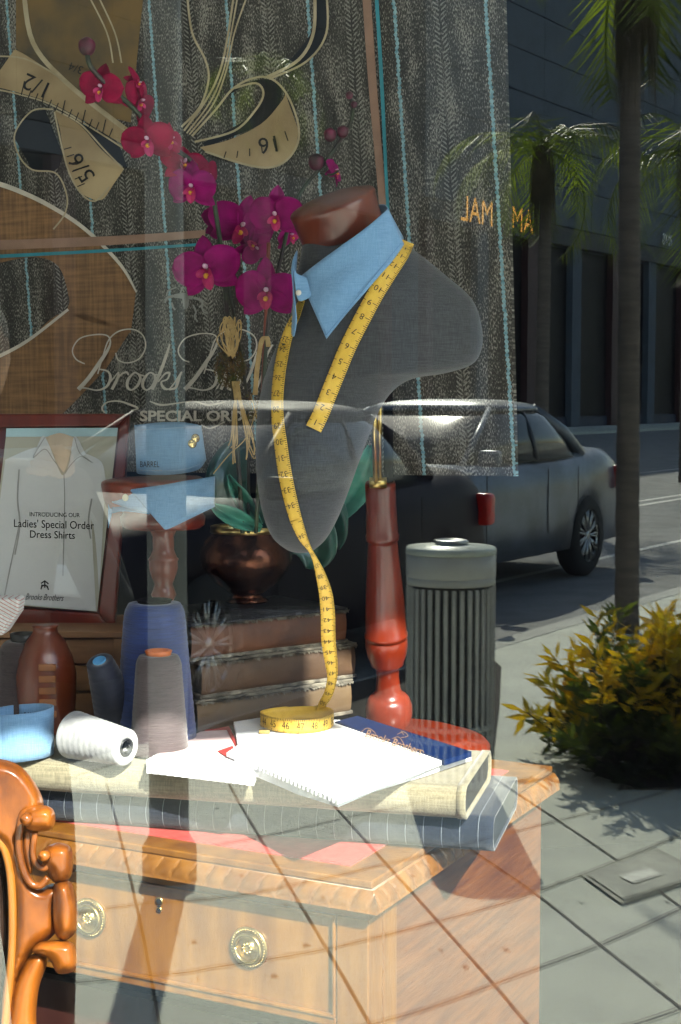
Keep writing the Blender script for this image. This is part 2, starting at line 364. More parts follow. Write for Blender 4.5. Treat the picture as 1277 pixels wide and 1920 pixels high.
# ------------------------------------------------------------------ printed tweed backdrop
BA = R(-62); bl = Vector((math.sin(BA), math.cos(BA), 0)); B0 = P(960, 700, 3.12); bn = Vector((-bl.y, bl.x, 0))
if bn.y > 0: bn = -bn
def Q(px, py, off=0):
    d = ray(px, py); t = (B0 - EYE + bn * off).dot(bn) / d.dot(bn); return EYE + d * t
def QO(o): return lambda x, y, *a: Q(x, y, o)
bd = thing("backdrop_panel", "tall tweed print hanging backdrop with pale blue pinstripes and giant measuring tape picture", "backdrop", Q(700, 893))
def tweed():
    m = bpy.data.materials.new("tweed print"); m.use_nodes = True; nt = m.node_tree; N = nt.nodes; L = nt.links
    b = N["Principled BSDF"]; b.inputs["Roughness"].default_value = .9; b.inputs["Specular IOR Level"].default_value = .15
    uv = N.new("ShaderNodeTexCoord")
    def math_(op, a, bb=None):
        n = N.new("ShaderNodeMath"); n.operation = op
        for i, x in enumerate((a, bb)):
            if x is None: continue
            if isinstance(x, (int, float)): n.inputs[i].default_value = x
            else: L.new(x, n.inputs[i])
        return n.outputs[0]
    def noise_(st, sc, det=3):
        mp = N.new("ShaderNodeMapping"); mp.inputs["Scale"].default_value = st; L.new(uv.outputs["UV"], mp.inputs[0])
        n = N.new("ShaderNodeTexNoise"); n.inputs["Scale"].default_value = sc; n.inputs["Detail"].default_value = det; L.new(mp.outputs[0], n.inputs["Vector"]); return n.outputs[0]
    sep = N.new("ShaderNodeSeparateXYZ"); L.new(uv.outputs["UV"], sep.inputs[0])
    wob = math_('MULTIPLY', math_('SUBTRACT', noise_((.2, 1, 1), 10), .5), .05)
    u = math_('ADD', sep.outputs[0], wob); v = sep.outputs[1]
    # flecked ground: dark with light flecks, drawn out along the warp
    fl = noise_((1, .38, 1), 85, 5); big = noise_((1, .25, 1), 5, 3)
    val = math_('ADD', fl, math_('MULTIPLY', math_('SUBTRACT', big, .5), .5))
    r1 = N.new("ShaderNodeValToRGB"); e = r1.color_ramp.elements
    e[0].position = .44; e[0].color = (.050, .046, .040, 1); e[1].position = .66; e[1].color = (.38, .35, .30, 1)
    k = r1.color_ramp.elements.new(.54); k.color = (.105, .098, .086, 1)
    L.new(val, r1.inputs[0])
    # chevron braid half way between the stripes
    du = math_('ABSOLUTE', math_('SUBTRACT', math_('FRACT', math_('ADD', u, .5)), .0)); 
    c = math_('ABSOLUTE', math_('SUBTRACT', math_('FRACT', u), .5))
    zig = math_('FRACT', math_('ADD', math_('MULTIPLY', v, 21.0), math_('MULTIPLY', c, -16.0)))
    inb = math_('LESS_THAN', c, .07); bar = math_('LESS_THAN', math_('ABSOLUTE', math_('SUBTRACT', zig, .5)), .2)
    mid = math_('GREATER_THAN', c, .012)
    brk = math_('GREATER_THAN', noise_((1, 1, 1), 30), .40)
    chev = math_('MULTIPLY', math_('MULTIPLY', math_('MULTIPLY', inb, bar), brk), mid)
    mx = N.new("ShaderNodeMix"); mx.data_type = 'RGBA'; L.new(math_('MULTIPLY', chev, .38), mx.inputs[0]); L.new(r1.outputs[0], mx.inputs[6]); mx.inputs[7].default_value = (.60, .57, .50, 1)
    dk = N.new("ShaderNodeMix"); dk.data_type = 'RGBA'; L.new(math_('MULTIPLY', inb, .35), dk.inputs[0]); L.new(r1.outputs[0], dk.inputs[6]); dk.inputs[7].default_value = (.015, .014, .014, 1)
    L.new(dk.outputs[2], mx.inputs[6])
    # blue pinstripe thread, thick and thin
    cb = math_('ABSOLUTE', math_('SUBTRACT', math_('FRACT', math_('ADD', u, .5)), .5))
    wd = math_('ADD', .010, math_('MULTIPLY', math_('ABSOLUTE', math_('SINE', math_('MULTIPLY', v, 70.0))), .012))
    st = math_('LESS_THAN', cb, wd)
    mb = N.new("ShaderNodeMix"); mb.data_type = 'RGBA'; L.new(st, mb.inputs[0]); L.new(mx.outputs[2], mb.inputs[6])
    r2 = N.new("ShaderNodeValToRGB"); r2.color_ramp.elements[0].color = (.13, .28, .34, 1); r2.color_ramp.elements[1].color = (.36, .55, .60, 1)
    r2.color_ramp.elements[0].position = .35; r2.color_ramp.elements[1].position = .6
    L.new(noise_((1, 1, 1), 18), r2.inputs[0]); L.new(r2.outputs[0], mb.inputs[7]); L.new(mb.outputs[2], b.inputs["Base Color"])
    return m
# panel outline (in the plane): right edge leans like its stripes
tp = [(-140, -60), (944, -60), (968, 893), (-140, 880)]
rows = []; NX, NY = 30, 24
for j in range(NY + 1):
    v = j / NY; rows.append([Q((tp[0][0] + (tp[1][0] - tp[0][0]) * i / NX) * (1 - v) + (tp[3][0] + (tp[2][0] - tp[3][0]) * i / NX) * v, tp[0][1] * (1 - v) + (tp[3][1] + (tp[2][1] - tp[3][1]) * i / NX) * v, 0) for i in range(NX + 1)])
V0, F0 = grid(rows); nV = len(V0)
bo = mesh("printed_cloth", (V0, F0), tweed(), bd, smooth=False)
md = bo.modifiers.new("s", 'SOLIDIFY'); md.thickness = .012; md.offset = 1 if (V0[F0[0][1]] - V0[F0[0][0]]).cross(V0[F0[0][3]] - V0[F0[0][0]]).dot(bn) < 0 else -1
rr = -bl
q0 = Q(938, 450, 0); q1 = Q(768, 450, 0); per = (q0 - q1).dot(rr)
uvl = bo.data.uv_layers.new(name="UVMap")
for lp in bo.data.loops:
    p = V0[lp.vertex_index]; s_ = (p - q0).dot(rr); z_ = p.z - q0.z
    uvl.data[lp.index].uv = ((s_ + .075 * z_) / per, z_ / per)
m_tan = mat("tape print tan", (.60, .45, .26), .8, (.36, .25, .13), 5)
m_tan2 = mat("tape print edge", (.60, .50, .34), .8, (.45, .36, .22), 20)
m_tape_dk = mat("tape print dark", (.012, .014, .02), .9)
m_brownp = fabric("brown lapel print", (.36, .19, .085), (.20, .11, .055), 150)
m_teal = mat("teal border print", (.05, .32, .40), .8)
m_pinkp = mat("dusky band print", (.40, .24, .17), .8)
m_cream = mat("cream print", (.78, .70, .60), .8)
pic = []
# warm brown field of the old photograph at the top left
field = sheet([(30, -20), (130, -20), (270, -20)], [(30, 90), (130, 190), (245, 230)], QO(.002), 4, 6)
mesh("picture_field", field, mat("sepia print", (.24, .145, .05), .85, (.10, .08, .05), 8, contrast=(.3, .6)), bd, smooth=False)
mesh("tape_picture", merge(
    sheet([(28, 92), (62, 112), (150, 172), (240, 240)], [(-20, 160), (40, 175), (110, 200), (232, 272)], QO(.004)),
    sheet([(102, 206), (150, 235), (190, 280), (232, 318)], [(112, 240), (125, 310), (148, 358), (180, 376)], QO(.004)),
    sheet([(180, 376), (195, 372), (210, 350)], [(205, 300), (225, 315), (232, 318)], QO(.0045)),
    sheet([(375, 276), (430, 262), (490, 232), (528, 190), (535, 175)], [(385, 284), (455, 308), (505, 314), (548, 292), (560, 245)], QO(.004)),
), m_tan, bd, smooth=False)
mesh("tape_dark_print", merge(  # printed dark insides of the tape loops
    sheet([(105, 205), (160, 235), (225, 275)], [(150, 238), (190, 280), (240, 318)], QO(.003)),
    sheet([(25, 255), (45, 215), (85, 206)], [(60, 318), (105, 318), (118, 290)], QO(.003)),
    sheet([(430, 178), (470, 156), (494, 170), (470, 218), (380, 268)], [(440, 162), (500, 148), (528, 172), (500, 226), (385, 276)], QO(.003)),
    sheet([(588, -20), (587, 50), (562, 92), (530, 125)], [(612, -20), (612, 60), (580, 108), (530, 138)], QO(.003)),
), m_tape_dk, bd, smooth=False)
ed = [([(44, -20), (62, 80), (125, 155), (232, 240)], 9), ([(160, -20), (200, 60), (212, 118)], 3), ([(178, -20), (215, 60), (228, 118)], 3),
      ([(-20, 165), (40, 178), (110, 203), (235, 280)], 3), ([(-10, 105), (60, 115), (160, 180), (240, 250)], 3), ([(340, 238), (375, 200), (391, 150), (385, 112), (360, 60), (350, -20)], 4),
      ([(345, 245), (385, 190), (410, 140), (425, 80), (440, -20)], 4), ([(350, 250), (395, 190), (420, 130), (432, 70), (448, -20)], 3), ([(355, 252), (400, 195), (425, 130), (440, 60), (468, -20)], 3),
      ([(360, 255), (405, 205), (435, 168), (470, 148), (505, 146), (535, 172), (556, 220), (560, 262), (540, 298), (505, 314), (455, 307), (385, 284)], 4),
      ([(365, 266), (440, 245), (480, 205), (494, 175), (480, 156), (440, 165)], 4), ([(500, 145), (560, 112), (588, 60), (590, -20)], 6), ([(505, 148), (575, 115), (612, 62), (612, -20)], 4),
      ([(100, 205), (60, 208), (28, 250), (35, 290), (60, 318), (105, 325), (125, 365), (122, 400), (100, 430)], 3), ([(103, 206), (150, 232), (195, 280), (232, 318)], 3), ([(102, 210), (125, 310), (150, 360), (178, 377), (205, 350)], 3)]
mesh("tape_edges", merge(*[stroke(p, wd_, QO(.006)) for p, wd_ in ed]), m_tan2, bd, smooth=False)
tk = []
for i in range(14):
    t = i / 13; x, y = 40 + 165 * t, 178 + 78 * t
    tk.append(stroke([(x, y), (x + 6, y - (26 if i % 3 == 0 else 15))], 2, QO(.007), 2))
for i in range(6):
    t = i / 5; tk.append(stroke([(120 + 25 * t, 280 + 70 * t), (134 + 25 * t, 276 + 68 * t)], 2, QO(.007), 2))
for i in range(6):
    t = i / 5; tk.append(stroke([(420 + 120 * t, 296 + 8 * t - 40 * t * t), (424 + 110 * t, 284 + 2 * t - 40 * t * t)], 2, QO(.007), 2))
def rot_text(txt, cx, cy, h, ang, off=.007, shear=0, ws=1):
    v, f = glyphs(txt, shear); xs = [a for a, b in v]; ys = [b for a, b in v]; mx_, my_ = (min(xs) + max(xs)) / 2, (min(ys) + max(ys)) / 2
    c, s = math.cos(R(ang)), math.sin(R(ang))
    return [Q(cx + ((a - mx_) * ws * c + (b - my_) * s) * h, cy + ((a - mx_) * ws * s - (b - my_) * c) * h, off) for a, b in v], f
tk += [rot_text("1/2", 66, 160, 44, 205), rot_text("5/6", 152, 315, 44, 236), rot_text("16", 502, 272, 44, 170), rot_text("3/4", 142, 128, 22, 200)]
mesh("tape_figures", merge(*tk), m_ink, bd, smooth=False)
lap = merge(sheet([(-30, 352), (20, 352), (90, 385), (160, 432), (228, 500), (255, 548)], [(-30, 500), (60, 482), (110, 500), (130, 560), (135, 590), (245, 625)], QO(.0025), 5, 10),
            sheet([(-30, 690), (50, 640), (125, 585), (245, 620)], [(-30, 800), (40, 800), (100, 790), (200, 690)], QO(.0025), 5, 10))
mesh("lapel_picture", lap, m_brownp, bd, smooth=False)
mesh("lapel_edge", merge(stroke([(-30, 338, 9), (20, 352, 9), (90, 384, 8), (160, 430, 7), (225, 495, 6), (256, 548, 3)], 7, QO(.0055)), stroke([(-10, 672, 7), (50, 640, 6), (128, 580, 5)], 6, QO(.0055))), m_cream, bd, smooth=False)
mesh("border_band", merge(sheet([(-60, 452), (200, 443), (385, 431)], [(-60, 471), (200, 460), (385, 445)], QO(.0065), 4, 1),
                          sheet([(676, -60), (690, 150), (708, 350), (712, 420)], [(692, -60), (706, 150), (722, 350), (726, 420)], QO(.0045), 4, 1)), m_pinkp, bd, smooth=False)
mesh("border_line", merge(sheet([(-60, 480), (200, 467), (385, 455)], [(-60, 487), (200, 473), (385, 460)], QO(.0065), 4, 1),
                          sheet([(699, -60), (712, 150), (722, 350), (727, 420)], [(706, -60), (719, 150), (728, 350), (733, 420)], QO(.0065), 4, 1)), m_teal, bd, smooth=False)
def Z3(p): return tuple([p[0] / 2.28, 440 + p[1] / 2.28] + ([(p[2] * 1.15 + 2.2) / 2.28] if len(p) > 2 else []))
script = [[(335, 662, 14), (380, 612, 13), (430, 540, 12), (462, 490, 8), (472, 455, 4), (455, 430, 3), (400, 428, 3), (340, 445, 3), (310, 492, 3), (325, 532, 3), (362, 552, 3)],
          [(418, 595, 3), (440, 520, 3), (465, 450, 3), (510, 412, 3), (570, 405, 3), (612, 432, 3), (622, 482, 4), (595, 530, 3), (545, 548, 3), (505, 535, 3), (495, 505, 3)],
          [(425, 575, 3), (462, 585, 5), (472, 615, 9), (455, 650, 7), (415, 665, 4), (360, 655, 3), (335, 662, 3)],
          [(450, 655, 3), (480, 620, 3), (507, 588, 3), (500, 620, 9), (478, 662, 9)], [(488, 640, 3), (515, 600, 4), (540, 588, 6), (550, 600, 5)],
          [(596, 600, 6), (575, 590, 4), (548, 620, 9), (545, 650, 8), (562, 664, 4), (588, 645, 8), (600, 615, 8), (596, 600, 5), (620, 605, 3)],
          [(662, 600, 6), (640, 590, 4), (614, 620, 9), (611, 650, 8), (628, 664, 4), (653, 645, 8), (665, 615, 8), (662, 600, 5), (690, 600, 3)],
          [(650, 662, 10), (680, 600, 10), (710, 520, 9), (726, 468, 4)], [(676, 630, 3), (705, 595, 5), (725, 592, 6), (715, 618, 4), (690, 630, 5), (700, 655, 9), (722, 660, 3), (740, 640, 3)],
          [(735, 650, 3), (775, 588, 3), (768, 605, 7), (760, 630, 10), (750, 655, 7), (722, 662, 5)],
          [(790, 662, 14), (835, 612, 13), (885, 540, 12), (917, 490, 8), (930, 450, 4), (910, 426, 3), (850, 424, 3), (790, 445, 3), (762, 492, 3), (778, 530, 3), (810, 545, 3)],
          [(872, 595, 3), (895, 520, 3), (920, 450, 3), (965, 412, 3), (1030, 405, 3), (1085, 432, 3), (1097, 482, 4), (1070, 530, 3), (1020, 545, 3)],
          [(880, 575, 3), (917, 585, 5), (927, 615, 9), (910, 650, 7), (870, 665, 4), (815, 655, 3), (790, 662, 3)],
          [(925, 660, 3), (950, 620, 3), (968, 590, 4), (958, 630, 9), (945, 662, 9)], [(985, 625, 8), (975, 655, 8), (1000, 662, 4), (1025, 630, 8), (1005, 592, 4), (985, 625, 8)],
          [(1040, 660, 3), (1075, 580, 9), (1100, 500, 5)], [(1095, 660, 9), (1120, 600, 5), (1140, 520, 6), (1165, 470, 4)], [(1110, 625, 3), (1135, 600, 6), (1130, 655, 8), (1160, 650, 3)],
          [(448, 762, 3), (436, 740, 4), (460, 716, 3), (510, 712, 4), (560, 728, 6), (590, 742, 4), (560, 752, 3)], [(640, 712, 3), (690, 728, 6), (760, 720, 3), (830, 712, 3), (890, 728, 6), (960, 716, 3)],
          [(860, 812, 3), (900, 828, 4), (960, 800, 3)]]
# hanging sheep emblem
sheep = [[(770, 250, 3), (785, 225, 3), (800, 250, 3)], [(745, 262, 12), (790, 262, 20), (825, 270, 12)], [(790, 255, 22), (795, 300, 20), (792, 318, 8)], [(745, 262, 8), (715, 270, 8), (705, 292, 5)],
         [(828, 270, 8), (860, 280, 8), (865, 300, 6), (850, 310, 4)], [(735, 290, 5), (740, 310, 5), (750, 322, 4)], [(825, 300, 5), (838, 330, 5), (832, 350, 4), (845, 372, 4)], [(862, 300, 5), (870, 330, 4), (888, 335, 4)], [(755, 225, 3), (720, 240, 4), (712, 262, 4)]]
mesh("shop_name", merge(*[stroke([Z3(p) for p in s_], 2, QO(.009), 5) for s_ in script], text_on("SPECIAL ORDER", QO(.009), 262, 789, 27, width=232, bold=.03)), m_cream, bd, smooth=False)
mesh("hanging_sheep_emblem", merge(*[stroke([Z3(p) for p in s_], 2, QO(.009), 4) for s_ in sheep]), mat("emblem print", (.36, .35, .32), .8), bd, smooth=False)

# ------------------------------------------------------------------ desk
DC = P(698, 1653, 2.2); DT = DC.z
da = Vector((math.sin(R(27)), math.cos(R(27)), 0)); db = Vector((math.sin(R(-63)), math.cos(R(-63)), 0))
def D(s, t, z): return Vector((DC.x, DC.y, 0)) + db * s + da * t + UP * z
dk = thing("writing_desk", "antique wooden desk with carved rope edge, red leather top and round brass pulls", "desk", D(.5, .4, .1))
def dbox(s0, s1, t0, t1, z0, z1): return hexa([D(s0, t0, z0), D(s1, t0, z0), D(s1, t1, z0), D(s0, t1, z0), D(s0, t0, z1), D(s1, t0, z1), D(s1, t1, z1), D(s0, t1, z1)])
LN, DP = 1.05, .76
mesh("top", merge(dbox(.0, LN, .0, DP + .03, DT - .012, DT)), m_desk, dk, smooth=False, bevel=.003)
mesh("leather_inset", dbox(.06, LN - .06, .05, DP - .05, DT, DT + .002), mat("red leather", (.42, .07, .06), .55, (.34, .05, .045), 60), dk, smooth=False)
# flared moulding with slanting gadroons
mz = .037
def moulding(o, d, ax, L_, per=.031, ov=0):
    rows = []; n = int(L_ / .0016)
    for i in range(n + 1):
        sx = -ov + (L_ + ov) * i / n; row = []
        for j in range(15):
            u = j / 14; ph = ((sx / per) + .55 * (1 - u) ** 1.6) % 1
            lobe = math.sin(math.pi * ph) ** .45 * .0042 * math.sin(math.pi * min(1, .12 + u)) if ph > .12 else -.0006 + (.0022 if .04 < ph < .08 else 0)
            out = .002 + .013 * u ** .8 + lobe
            k = min(1, max(0, (sx + ov) / .004)) if ov else 1
            row.append(o + ax * (sx if not ov else max(sx, -out)) + d * out - UP * (.0125 + .031 * u))
        rows.append(row)
    return grid(rows)
mesh("carved_edge", merge(dbox(-.002, LN, -.002, DP + .03, DT - .044, DT - .013), moulding(D(0, 0, DT), -da, db, LN, ov=.018), moulding(D(0, 0, DT), -db, da, DP + .03, ov=.018)), m_desk, dk)
bz = DT - .045
# case, drawer, stiles
mesh("frieze_rail", dbox(.012, LN - .01, .012, .03, .733, bz), m_desk, dk, smooth=False)
mesh("corner_stile", dbox(.012, .0645, .012, .06, .1, .732), m_desk, dk, smooth=False, bevel=.002)
mesh("side_panel", dbox(.012, .03, .061, DP, .1, bz), m_deskside, dk, smooth=False)
mesh("side_stile", dbox(.009, .0285, .0605, .105, .1, .765), m_desk, dk, smooth=False, bevel=.001)
mesh("lower_rail", dbox(.066, LN - .01, .012, .03, .560, .574), m_desk, dk, smooth=False, bevel=.003)
mesh("case_back", dbox(.04, LN - .02, DP - .04, DP - .02, .1, bz), m_dark, dk, smooth=False)
mesh("drawer_divider", dbox(.672, .70, .012, .04, .1, .732), m_desk, dk, smooth=False)
dr = mesh("drawer", dbox(.070, .668, .017, .04, .580, .727), m_desk, dk, smooth=False)
mesh("cock_bead", merge(dbox(.066, .671, .008, .017, .727, .732), dbox(.066, .671, .008, .017, .575, .580), dbox(.066, .070, .008, .017, .58, .727), dbox(.667, .671, .008, .017, .58, .727)), m_desk, dr, smooth=False, bevel=.001)
mesh("lower_drawer", dbox(.066, LN - .02, .10, .12, .12, .50), mat("dark drawer wood", (.05, .012, .008), .4, (.02, .006, .006), 12, (1, 1, .2), coat=.3), dk, smooth=False)
for sc, gz in ((.216, .657), (.515, .657)):
    h = mesh("pull_plate", lathe([(.0, .0), (.031, .0), (.0325, .003), (.031, .006), (.029, .0045), (.0275, .006), (.026, .004), (.018, .003), (.012, .004), (.011, .007), (.008, .009), (.0, .010)][::-1], D(sc, .017, gz), -da, 40), m_brass, dr)
    ring = [D(sc, .009, gz - .001) + (db * math.cos(a) + UP * math.sin(a)) * .022 for a in [2 * math.pi * i / 32 for i in range(33)]]
    mesh("ring_pull", tube(ring, .0028, 8), m_brass, h)
    pet = []
    for k in range(8):
        a = 2 * math.pi * k / 8; pet.append(lathe([(0, 0), (.0028, .001), (.003, .0025), (0, .004)], D(sc, .009, gz) + (db * math.cos(a) + UP * math.sin(a)) * .007, -da, 8))
    for k in range(40):
        a = 2 * math.pi * k / 40; pet.append(lathe([(0, 0), (.0013, .0005), (.0012, .0012), (0, .002)], D(sc, .0115, gz) + (db * math.cos(a) + UP * math.sin(a)) * .0285, -da, 6))
    mesh("rosette", merge(*pet), m_brass, h)
kh = mesh("keyhole_plate", merge(lathe([(.0065, 0), (.007, .002), (.0045, .0025)], D(.381, .017, .704), -da, 20, cap=False), lathe([(.0045, 0), (.005, .002), (.0032, .0025)], D(.381, .017, .690), -da, 20, cap=False)), m_brass, dr)
mesh("keyhole", merge(prism([D(.381, .0165, .704) + (db * math.cos(a) + UP * math.sin(a)) * .0045 for a in [2 * math.pi * i / 16 for i in range(16)]], -da * .002),
                      prism([D(.381 - .002, .0165, .702), D(.381 + .002, .0165, .702), D(.381 + .003, .0165, .687), D(.381 - .003, .0165, .687)], -da * .0015)), m_ink, dr, smooth=False)

# ------------------------------------------------------------------ bolts of cloth
g = Vector((math.sin(R(-76)), math.cos(R(-76)), 0)); e = Vector((math.sin(R(14)), math.cos(R(14)), 0))
def bolt(name, label, corner, length, depth, z0, z1, mcloth, mcore, front_bulge=.5, wob=.0015, folds=0):
    o = thing(name, label, "cloth bolt", corner + g * (length / 2), group="cloth bolts stacked on the desk")
    zc, r = (z0 + z1) / 2, (z1 - z0) / 2
    prof = []
    for k in range(13):
        a = math.pi / 2 + math.pi * k / 12
        prof.append((r * .8 + r * .8 * math.cos(a), zc + r * math.sin(a)))
    for k in range(13):
        a = -math.pi / 2 + math.pi * k / 12
        prof.append((depth - r * .8 + r * .8 * math.cos(a), zc + r * math.sin(a)))
    def ring(s, ins, w_):
        return [Vector((corner.x, corner.y, 0)) + g * s + e * (t + (ins if t < depth / 2 else -ins) + w_ * noise.noise((s * 9, t * 4, z * 30))) + UP * (zc + (z - zc) * (1 - ins / r)) for t, z in prof]
    n = 60
    rings = [ring(.0 + length * i / n, 0, wob) for i in range(n + 1)]
    inner = [ring(.0 + length * i / n, .0045, 0) for i in (0, 1)]
    V, Fc = grid([inner[1]] + [inner[0]] + rings, True)
    mesh("cloth", (V, Fc), mcloth, o)
    mesh("board", loft([ring(.003, .0047, 0), ring(length - .003, .0047, 0)]), mcore, o, smooth=False)
    fo = []
    for k in range(folds):
        rr_ = [ring(-.0015 - .0005 * k, -.0008 + .0016 * k, 0), ring(.012, -.0008 + .0016 * k, 0)]
        fo.append(grid(rr_, True))
    if fo: mesh("folded_edge", merge(*fo), mcloth, o, solid=.0008)
    return o
m_linen = fabric("beige linen", (.25, .22, .145), (.155, .135, .09), 420)
m_board = mat("bolt board", (.05, .05, .045), .9, (.03, .03, .03), 30)
ZB = P(870, 1541, 2.30).z
ZT = ZB + .052
bolt("cloth_bolt", "beige linen cloth bolt lying uppermost, under the white swatch books", P(870, 1541, 2.30), .80, .27, ZB, ZT, m_linen, m_board, folds=2)
nv = P(924, 1592, 2.32)
m_navy = fabric("navy pinstripe cloth", (.013, .018, .032), (.007, .010, .018), 500, stripe=(tuple(g / .0285), .03, (.16, .18, .20)))
bolt("cloth_bolt", "navy pinstripe cloth bolt lying under the beige linen one on the desk", nv, .90, .29, DT + .003, ZB - .001, m_navy, mat("navy board", (.02, .025, .03), .9))
ZS = ZT + .001

# ------------------------------------------------------------------ swatch books and pad
def slab(pts, z0, z1, jag=0, step=.006):
    q = [G(x, y, z1) for x, y in pts]; out = []
    for i in range(len(q)):
        a, b = q[i], q[(i + 1) % len(q)]; L_ = (b - a).length; n = max(1, int(L_ / step)) if jag else 1
        nrm = (b - a).cross(UP).normalized()
        for k in range(n):
            out.append(a + (b - a) * (k / n) + nrm * (jag if k % 2 else 0) + (b - a).normalized() * 0)
    low = [Vector((p.x, p.y, z0)) for p in out]; n = len(low)
    return low + [Vector((p.x, p.y, z1)) for p in out], [tuple(range(n))[::-1], tuple(range(n, 2 * n))] + [(i, (i + 1) % n, n + (i + 1) % n, n + i) for i in range(n)]
m_paper = mat("white shirting", (.80, .80, .82), .85, (.74, .75, .78), 40, bump=.1, bscale=200, dist=.001)
sw1 = thing("swatch_book", "pale pink and white swatch book with red edges left of the white pad", "swatch book", G(370, 1420, ZS), group="swatch books on the linen bolt")
mesh("pages", slab([(274, 1424), (320, 1400), (372, 1374), (431, 1364), (452, 1398), (480, 1452), (476, 1462), (380, 1450), (275, 1438)], ZS, ZS + .010, .0018), m_paper, sw1, smooth=False)
mesh("top_page", slab([(285, 1420), (375, 1372), (430, 1363), (447, 1393), (420, 1410)], ZS + .010, ZS + .0112), mat("pink shirting", (.74, .55, .55), .85), sw1, smooth=False)
mesh("red_lining", merge(slab([(376, 1369), (429, 1361), (450, 1400), (443, 1401), (425, 1367)], ZS + .0113, ZS + .013), slab([(408, 1408), (436, 1398), (450, 1425), (425, 1418)], ZS + .0113, ZS + .0128)), mat("red cloth lining", (.35, .02, .02), .8), sw1, smooth=False)
sw2 = thing("swatch_book", "white fabric swatch book with pinked edges and navy header card under the tape coil", "swatch book", G(640, 1420, ZS), group="swatch books on the linen bolt")
zp = ZS + .020
mesh("pages", slab([(425, 1411), (446, 1397), (440, 1362), (437, 1350), (480, 1343), (640, 1350), (833, 1425), (632, 1500)], ZS + .0135, zp, .0012), m_paper, sw2, smooth=False)
mesh("lower_pages", slab([(440, 1425), (640, 1360), (884, 1412), (800, 1440), (700, 1470), (634, 1498), (560, 1475)], ZS + .001, ZS + .0132), m_paper, sw2, smooth=False)
zh = zp + .0015
hd = mesh("header_card", slab([(628, 1353), (670, 1342), (884, 1409), (833, 1425)], ZS + .0134, zh + .001), mat("navy card", (.003, .016, .075), .5, spec=.2), sw2, smooth=False)
GF = lambda z: (lambda x, y, *a: G(x, y, z))
m_gold = mat("gold foil print", (.35, .20, .12), .5)
mesh("header_lettering", merge(text_on("Brooks Brothers", GF(zh + .002), 683, 1381, 23, slope=.33, shear=.6, width=108), *[stroke(q, .9, GF(zh + .002)) for q in ([(678, 1372), (690, 1365), (704, 1376), (692, 1384)], [(735, 1385), (748, 1382), (758, 1396)], [(745, 1377), (757, 1372), (765, 1380), (752, 1383)], [(752, 1370), (757, 1378)], [(770, 1408), (790, 1406), (795, 1412)])]), m_gold, hd, smooth=False)
dots = []
for i in range(46):
    t = i / 45; x, y = 428 + 200 * t, 1414 + 84 * t
    for k in range(4):
        xx, yy = x + 4 + 3.2 * k + rnd.uniform(-1, 1), y - 2 - 3.1 * k + rnd.uniform(-.8, .8)
        dots.append(([G(xx, yy, zp + .0006), G(xx + 3.0, yy + 1.2, zp + .0006), G(xx + 1.2, yy + 2.6, zp + .0006)], [(0, 1, 2)]))
for i in range(46):
    t = i / 45; x, y = 640 + 160 * t, 1492 - 48 * t
    dots.append(([G(x, y, zp + .0006), G(x + 2, y - .4, zp + .0006), G(x + 2, y + .8, zp + .0006)], [(0, 1, 2)]))
mesh("printed_dots", merge(*dots), mat("blue dot print", (.004, .012, .06), .8), sw2, smooth=False)

# ------------------------------------------------------------------ mannequin bust on its turned stand
TY = 2.50
bust = thing("mannequin_bust", "grey cloth tailor's bust with polished wooden neck cap on a turned red stand", "mannequin", G(731, 1375, .83))
m_grey = fabric("grey bust cloth", (.066, .067, .071), (.038, .039, .042), 700)
RG = [(568, 716, 430, -.33, .060), (563, 722, 458, -.33, .060), (556, 748, 484, -.32, .066), (553, 775, 502, -.30, .076), (548, 835, 545, -.20, .090), (542, 885, 582, -.12, .10),
      (532, 903, 620, -.04, .104), (516, 903, 655, 0, .104), (504, 884, 684, 0, .104), (499, 835, 700, 0, .104), (495, 775, 710, 0, .104), (490, 738, 732, 0, .102), (483, 710, 772, 0, .100),
      (480, 691, 820, 0, .098), (480, 672, 870, 0, .094), (485, 654, 920, 0, .087), (495, 634, 970, 0, .074), (512, 613, 1008, 0, .055), (538, 590, 1030, 0, .028), (556, 574, 1036, 0, .008)]
RG = cr(RG, 4)
NT = 64; rings = []
for xl, xr, cy, sl_, b in RG:
    cx, hw = (xl + xr) / 2, (xr - xl) / 2; row = []
    for k in range(NT):
        a = 2 * math.pi * k / NT; ca, sa = math.cos(a), math.sin(a)
        x = cx + hw * math.copysign(abs(ca) ** .9, ca)
        # thinner towards the shoulder stump
        th = 1 - .28 * max(0, (x - 700) / 205)
        row.append(P(x, cy + sl_ * (x - cx), TY + .02 * max(0, (x - 700) / 200)) + Vector((0, b * th * math.copysign(abs(sa) ** .9, sa), 0)))
    rings.append(row)
tv, tf = loft(rings)
mesh("torso", (tv, tf), m_grey, bust)
BT = BVHTree.FromPolygons([tuple(v) for v in tv], tf)
def on_torso(px, py, off=.004, default=TY - .06):
    d = ray(px, py).normalized(); h = BT.ray_cast(EYE, d)
    return (h[0] - d * off) if h[0] else P(px, py, default)
cax = (P(630, 380, TY) - P(652, 442, TY)).normalized() + Vector((0, -.28, 0)); cax.normalize()
cb = P(643, 438, TY); rc = 83 * TY / F
cap_ = mesh("neck_cap", lathe([(rc * .90, -.004), (rc * .94, .0), (rc * .95, .010), (rc * .98, .044), (rc, .0495), (rc * .985, .053), (rc * .93, .056), (rc * .6, .062), (rc * .25, .0655), (0.001, .066)], cb, cax, 56), mat("warm brown cap wood", (.16, .032, .012), .3, (.09, .014, .005), 14, (1, 1, .3), .08, 40, coat=.4), bust)
mesh("brass_rod", merge(tube([P(700, 700, TY + .09), P(705, 912, TY + .20)], .0050, 12), tube([P(712, 700, TY + .09), P(713, 912, TY + .20)], .0035, 12), box(P(709, 905, TY + .20), (.030, .02, .018))), m_brass, bust)
